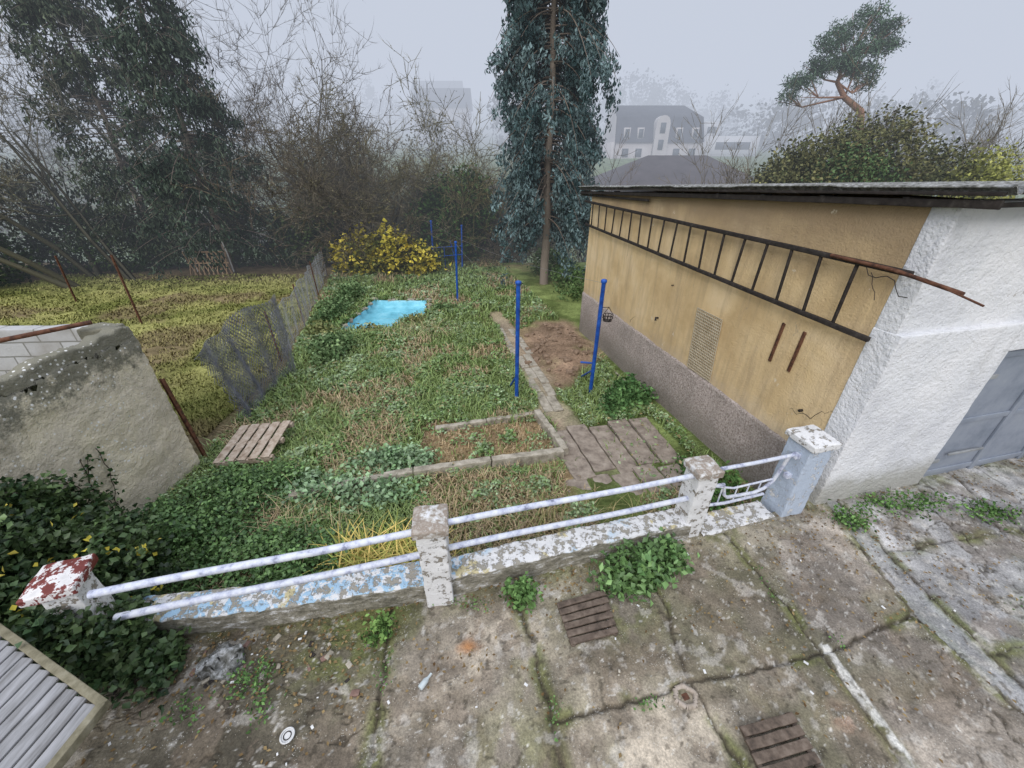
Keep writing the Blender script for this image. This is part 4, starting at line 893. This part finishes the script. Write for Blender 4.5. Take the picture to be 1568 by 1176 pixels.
# ------------------------------------------------------------------ houses
M_HW=simple('house_render',[(.3,(.5,.46,.45)),(.7,(.62,.58,.57))],.4,.8,5,0)
M_SLATE=simple('slate_roof',[(.3,(.035,.04,.055)),(.7,(.07,.075,.095))],.8,.6,3,.2)
M_BROOF=simple('dark_brown_roof',[(.3,(.05,.042,.045)),(.7,(.085,.07,.075))],.6,.7,3,.2)
M_WIN=simple('house_glass',[(.3,(.03,.04,.05)),(.7,(.08,.1,.12))],.5,.15,3,0)
def pbox(x0,x1,y0,y1,z0,z1,m=0):
    V=[(x,y,z) for x in(x0,x1) for y in(y0,y1) for z in(z0,z1)];return (V,[(0,1,3,2),(4,6,7,5),(0,4,5,1),(2,3,7,6),(0,2,6,4),(1,5,7,3)],m)
h=empty('mansard_house')
build('walls',[pbox(17,31,75,86,2,6.9)],[M_HW],False,h)
def mans(x0,x1,y0,y1,z0,z1,z2,i1,i2):
    V=[(x0,y0,z0),(x1,y0,z0),(x1,y1,z0),(x0,y1,z0),(x0+.3,y0+i1,z1),(x1-.3,y0+i1,z1),(x1-.3,y1-i1,z1),(x0+.3,y1-i1,z1),(x0+.6,y0+i2,z2),(x1-2.5,y0+i2,z2),(x1-2.5,y1-i2,z2),(x0+.6,y1-i2,z2)]
    F=[(0,1,5,4),(1,2,6,5),(2,3,7,6),(3,0,4,7),(4,5,9,8),(5,6,10,9),(6,7,11,10),(7,4,8,11),(8,9,10,11)];return (V,F,0)
build('roof',[mans(16.8,31.2,74.7,86.3,6.9,10.4,12.3,1.4,5.)],[M_SLATE],False,h)
V=[(16.75,74.9,6.9),(16.75,86,6.9),(16.9,84.3,10.4),(16.95,80.6,12.6),(16.9,76.2,10.4)]
build('gable_wall',[(V,[(0,1,2,3,4)],0),pbox(16.2,16.8,74.9,86,2,6.9,0)],[M_HW],False,h)
parts=[];wn=[]
t=np.linspace(0,math.pi,9);cx=24.;V=[(cx-1.1,74.2,2.5),(cx+1.1,74.2,2.5)]+[(cx+1.1*math.cos(a),74.2,9.4+1.1*math.sin(a)) for a in t];V2=[(x,77,z) for x,y,z in V];n=len(V)
parts.append((V,[tuple(range(n))],0));parts.append((V+V2,[(i,(i+1)%n,(i+1)%n+n,i+n) for i in range(n)],0))
for z in(4.3,6.6,8.9):wn.append(pbox(cx-.4,cx+.4,74.12,74.3,z-.8,z+.6))
for x in(18.6,20.8,27,29.6):
    parts.append(pbox(x-.5,x+.5,74.9,76.4,7.3,8.9));wn.append(pbox(x-.34,x+.34,74.84,75,7.5,8.7));wn.append(pbox(x-.5,x+.5,74.9,75.1,4.8,6.0))
build('dormers_and_bay',parts,[M_HW],False,h);build('windows',wn,[M_WIN],False,h)
h=empty('flat_roofed_house')
build('walls',[pbox(33.5,43,80,88,4,8.0),pbox(34.5,37.5,84,90,8,10.4)],[simple('white_render',[(.3,(.62,.62,.64)),(.7,(.72,.72,.74))],.5,.8,3,0)],False,h)
build('windows',[pbox(35.5,41.5,79.93,80.1,6.0,7.1),pbox(35.2,36.8,83.93,84.1,8.6,9.6),pbox(33.43,33.55,81,86,5.5,6.8)],[M_WIN],False,h)
h=empty('low_hall');build('walls',[pbox(10.5,25.5,44,60,-4,2.0)],[M_HW],False,h)
V=[(9.8,43.2,1.8),(26.2,43.2,1.8),(26.2,61,1.8),(9.8,61,1.8),(15,50,4.7),(21.5,50,4.7)]
build('roof',[(V,[(0,1,5,4),(2,3,4,5)],0),(V,[(1,2,5),(3,0,4)],0),pbox(9.9,26.1,43.3,60.9,1.55,1.79)],[M_BROOF],False,h)
def house(name,x,y,w,d,hz,rh,z):
    h=empty(name);build('walls',[pbox(x-w/2,x+w/2,y,y+d,z-3,z+hz)],[M_HW],False,h)
    V=[(x-w/2-.4,y-.4,z+hz),(x+w/2+.4,y-.4,z+hz),(x+w/2+.4,y+d+.4,z+hz),(x-w/2-.4,y+d+.4,z+hz),(x-w/2-.4,y+d/2,z+hz+rh),(x+w/2+.4,y+d/2,z+hz+rh)]
    build('roof',[(V,[(0,1,5,4),(2,3,4,5)],0),(V,[(1,2,5),(3,0,4)],0)],[M_SLATE],False,h)
    build('windows',[pbox(x+k*w*.28-.6,x+k*w*.28+.6,y-.06,y+.1,z+1,z+2.4) for k in(-1,0,1)],[M_WIN],False,h)
house('distant_house',-16,108,12,9,5,4,10);house('distant_house',-22,140,14,9,5,4,16)
r=np.random.default_rng(401);ells=[]
for i in range(46):
    y=88+75*r.random();x=(-1.1+2.3*r.random())*y;
    if 8<x<46 and y<100:continue
    hgt=5+6*r.random();ells.append((x,y,float(ZB(y))+hgt*.5,2.5+3*r.random(),3,hgt*.65))
ells+=[(55,92,8,6,4,6),(62,96,10,7,4,7),(70,90,8,6,4,6),(48,100,9,5,4,5),(34,135,17,11,6,9),(44,135,16,9,6,8),(27,140,16,7,6,7),(60,75,6,6,4,5),(75,80,8,8,5,6)]
P,idx,_=clumps(ells,2600,12,.7,r,.5);build('distant_trees',[leaves(P,.8,.6,vary((.05,.06,.045),(.12,.12,.09),idx,r),0,0,.2,5)],[LEAF])
r=np.random.default_rng(402);ells=[]
for i in range(34):
    y=34+26*r.random();x=-75+80*r.random();hgt=5+6*r.random()
    ells.append((x,y,float(ZB(y))+hgt*.5,2.+2*r.random(),2.5,hgt*.6))
P,idx,_=clumps(ells,2000,12,.5,r,.5);build('valley_trees',[leaves(P,.34,.2,vary((.09,.09,.065),(.18,.16,.11),idx,r),0,0,.2,6)],[LEAF])
parts=[];p0=np.array([-16.5,20.3,-1.05]);ex=np.array([1.0,.08,0])
for i in range(9):
    parts.append((*beam(p0+ex*.22*i,p0+ex*(.22*i+.3)+[0,0,1.15],.04,.045),0));parts.append((*beam(p0+ex*(.22*i+.3),p0+ex*(.22*i)+[0,0,1.15],.04,.045),0))
parts.append((*beam(p0+[0,0,.6],p0+ex*2.05+[0,0,.6],.03,.06),0));parts.append((*beam(p0+[0,0,1.15],p0+ex*2.05+[0,0,1.15],.03,.06),0))
build('wooden_trellis',parts,[simple('trellis_wood',[(.3,(.28,.19,.12)),(.7,(.42,.3,.2))],6)])
parts=[];t=np.linspace(0,math.pi,14);addpath(parts,[(-15.6+.95*math.cos(a),20.9,-1.0+3.0*math.sin(a)**.8) for a in t],.03,0,6);build('plant_hoop',parts,[M_TIN],True)
# ------------------------------------------------------------------ fog, sky, light, camera
def fogbox(name,x0,x1,y0,y1,z0,z1,dens,col=(.575,.625,.73)):
    m=bpy.data.materials.new(name);m.use_nodes=True;nt=m.node_tree;nt.nodes.clear()
    o=nt.nodes.new('ShaderNodeOutputMaterial');a=nt.nodes.new('ShaderNodeVolumeAbsorption');a.inputs['Color'].default_value=(0,0,0,1);a.inputs['Density'].default_value=dens
    e=nt.nodes.new('ShaderNodeEmission');e.inputs[0].default_value=(*col,1);e.inputs[1].default_value=dens  # fog glows by itself: emission stands in for daylight scattered in it
    s=nt.nodes.new('ShaderNodeAddShader');nt.links.new(a.outputs[0],s.inputs[0]);nt.links.new(e.outputs[0],s.inputs[1]);nt.links.new(s.outputs[0],o.inputs['Volume'])
    return build(name,[pbox(x0,x1,y0,y1,z0,z1)],[m],fixn=True)
fogbox('fog_bank',-450,450,16,64,-20,60,.0062)
fogbox('fog_bank',-450,450,65,420,-20,140,.019)
w=bpy.data.worlds.new('World');sc.world=w;w.use_nodes=True;nt=w.node_tree;bg=nt.nodes['Background']
sky=nt.nodes.new('ShaderNodeTexSky');sky.sky_type='NISHITA';sky.sun_disc=False;sky.sun_elevation=math.radians(38);sky.sun_rotation=math.radians(200);sky.dust_density=4;sky.air_density=1.2
mx=mixc(nt,.9,sky.outputs[0],(6.0,6.5,7.55))
tc=nt.nodes.new('ShaderNodeTexCoord');zz=sep(nt,tc.outputs['Generated'],2)
rp=ramp(nt,zz,[(.0,.40),(.38,.43),(.9,1.)])
mx=mixc(nt,1.,mx,rp,'MULTIPLY');mx=mixc(nt,1.,mx,(2.65,2.58,2.45),'MULTIPLY')
nt.links.new(mx,bg.inputs[0]);bg.inputs[1].default_value=.1
ld=bpy.data.lights.new('sun','SUN');ld.energy=1.3;ld.angle=math.radians(25);ld.color=(1,.97,.93);lo=bpy.data.objects.new('sun',ld);sc.collection.objects.link(lo)
sd=Vector((math.sin(math.radians(200))*math.cos(math.radians(38)),math.cos(math.radians(200))*math.cos(math.radians(38)),math.sin(math.radians(38))))
lo.rotation_euler=sd.to_track_quat('Z','Y').to_euler()
cd=bpy.data.cameras.new('camera');cam=bpy.data.objects.new('camera',cd);sc.collection.objects.link(cam);sc.camera=cam
cd.sensor_width=36;cd.lens=36*600/1568.;cd.clip_start=.05;cd.clip_end=2000
cam.location=(0,0,4);cam.rotation_euler=(math.radians(90)-math.atan(339/600.),0,0)
sc.view_settings.view_transform='Standard';sc.view_settings.look='None';sc.view_settings.exposure=0
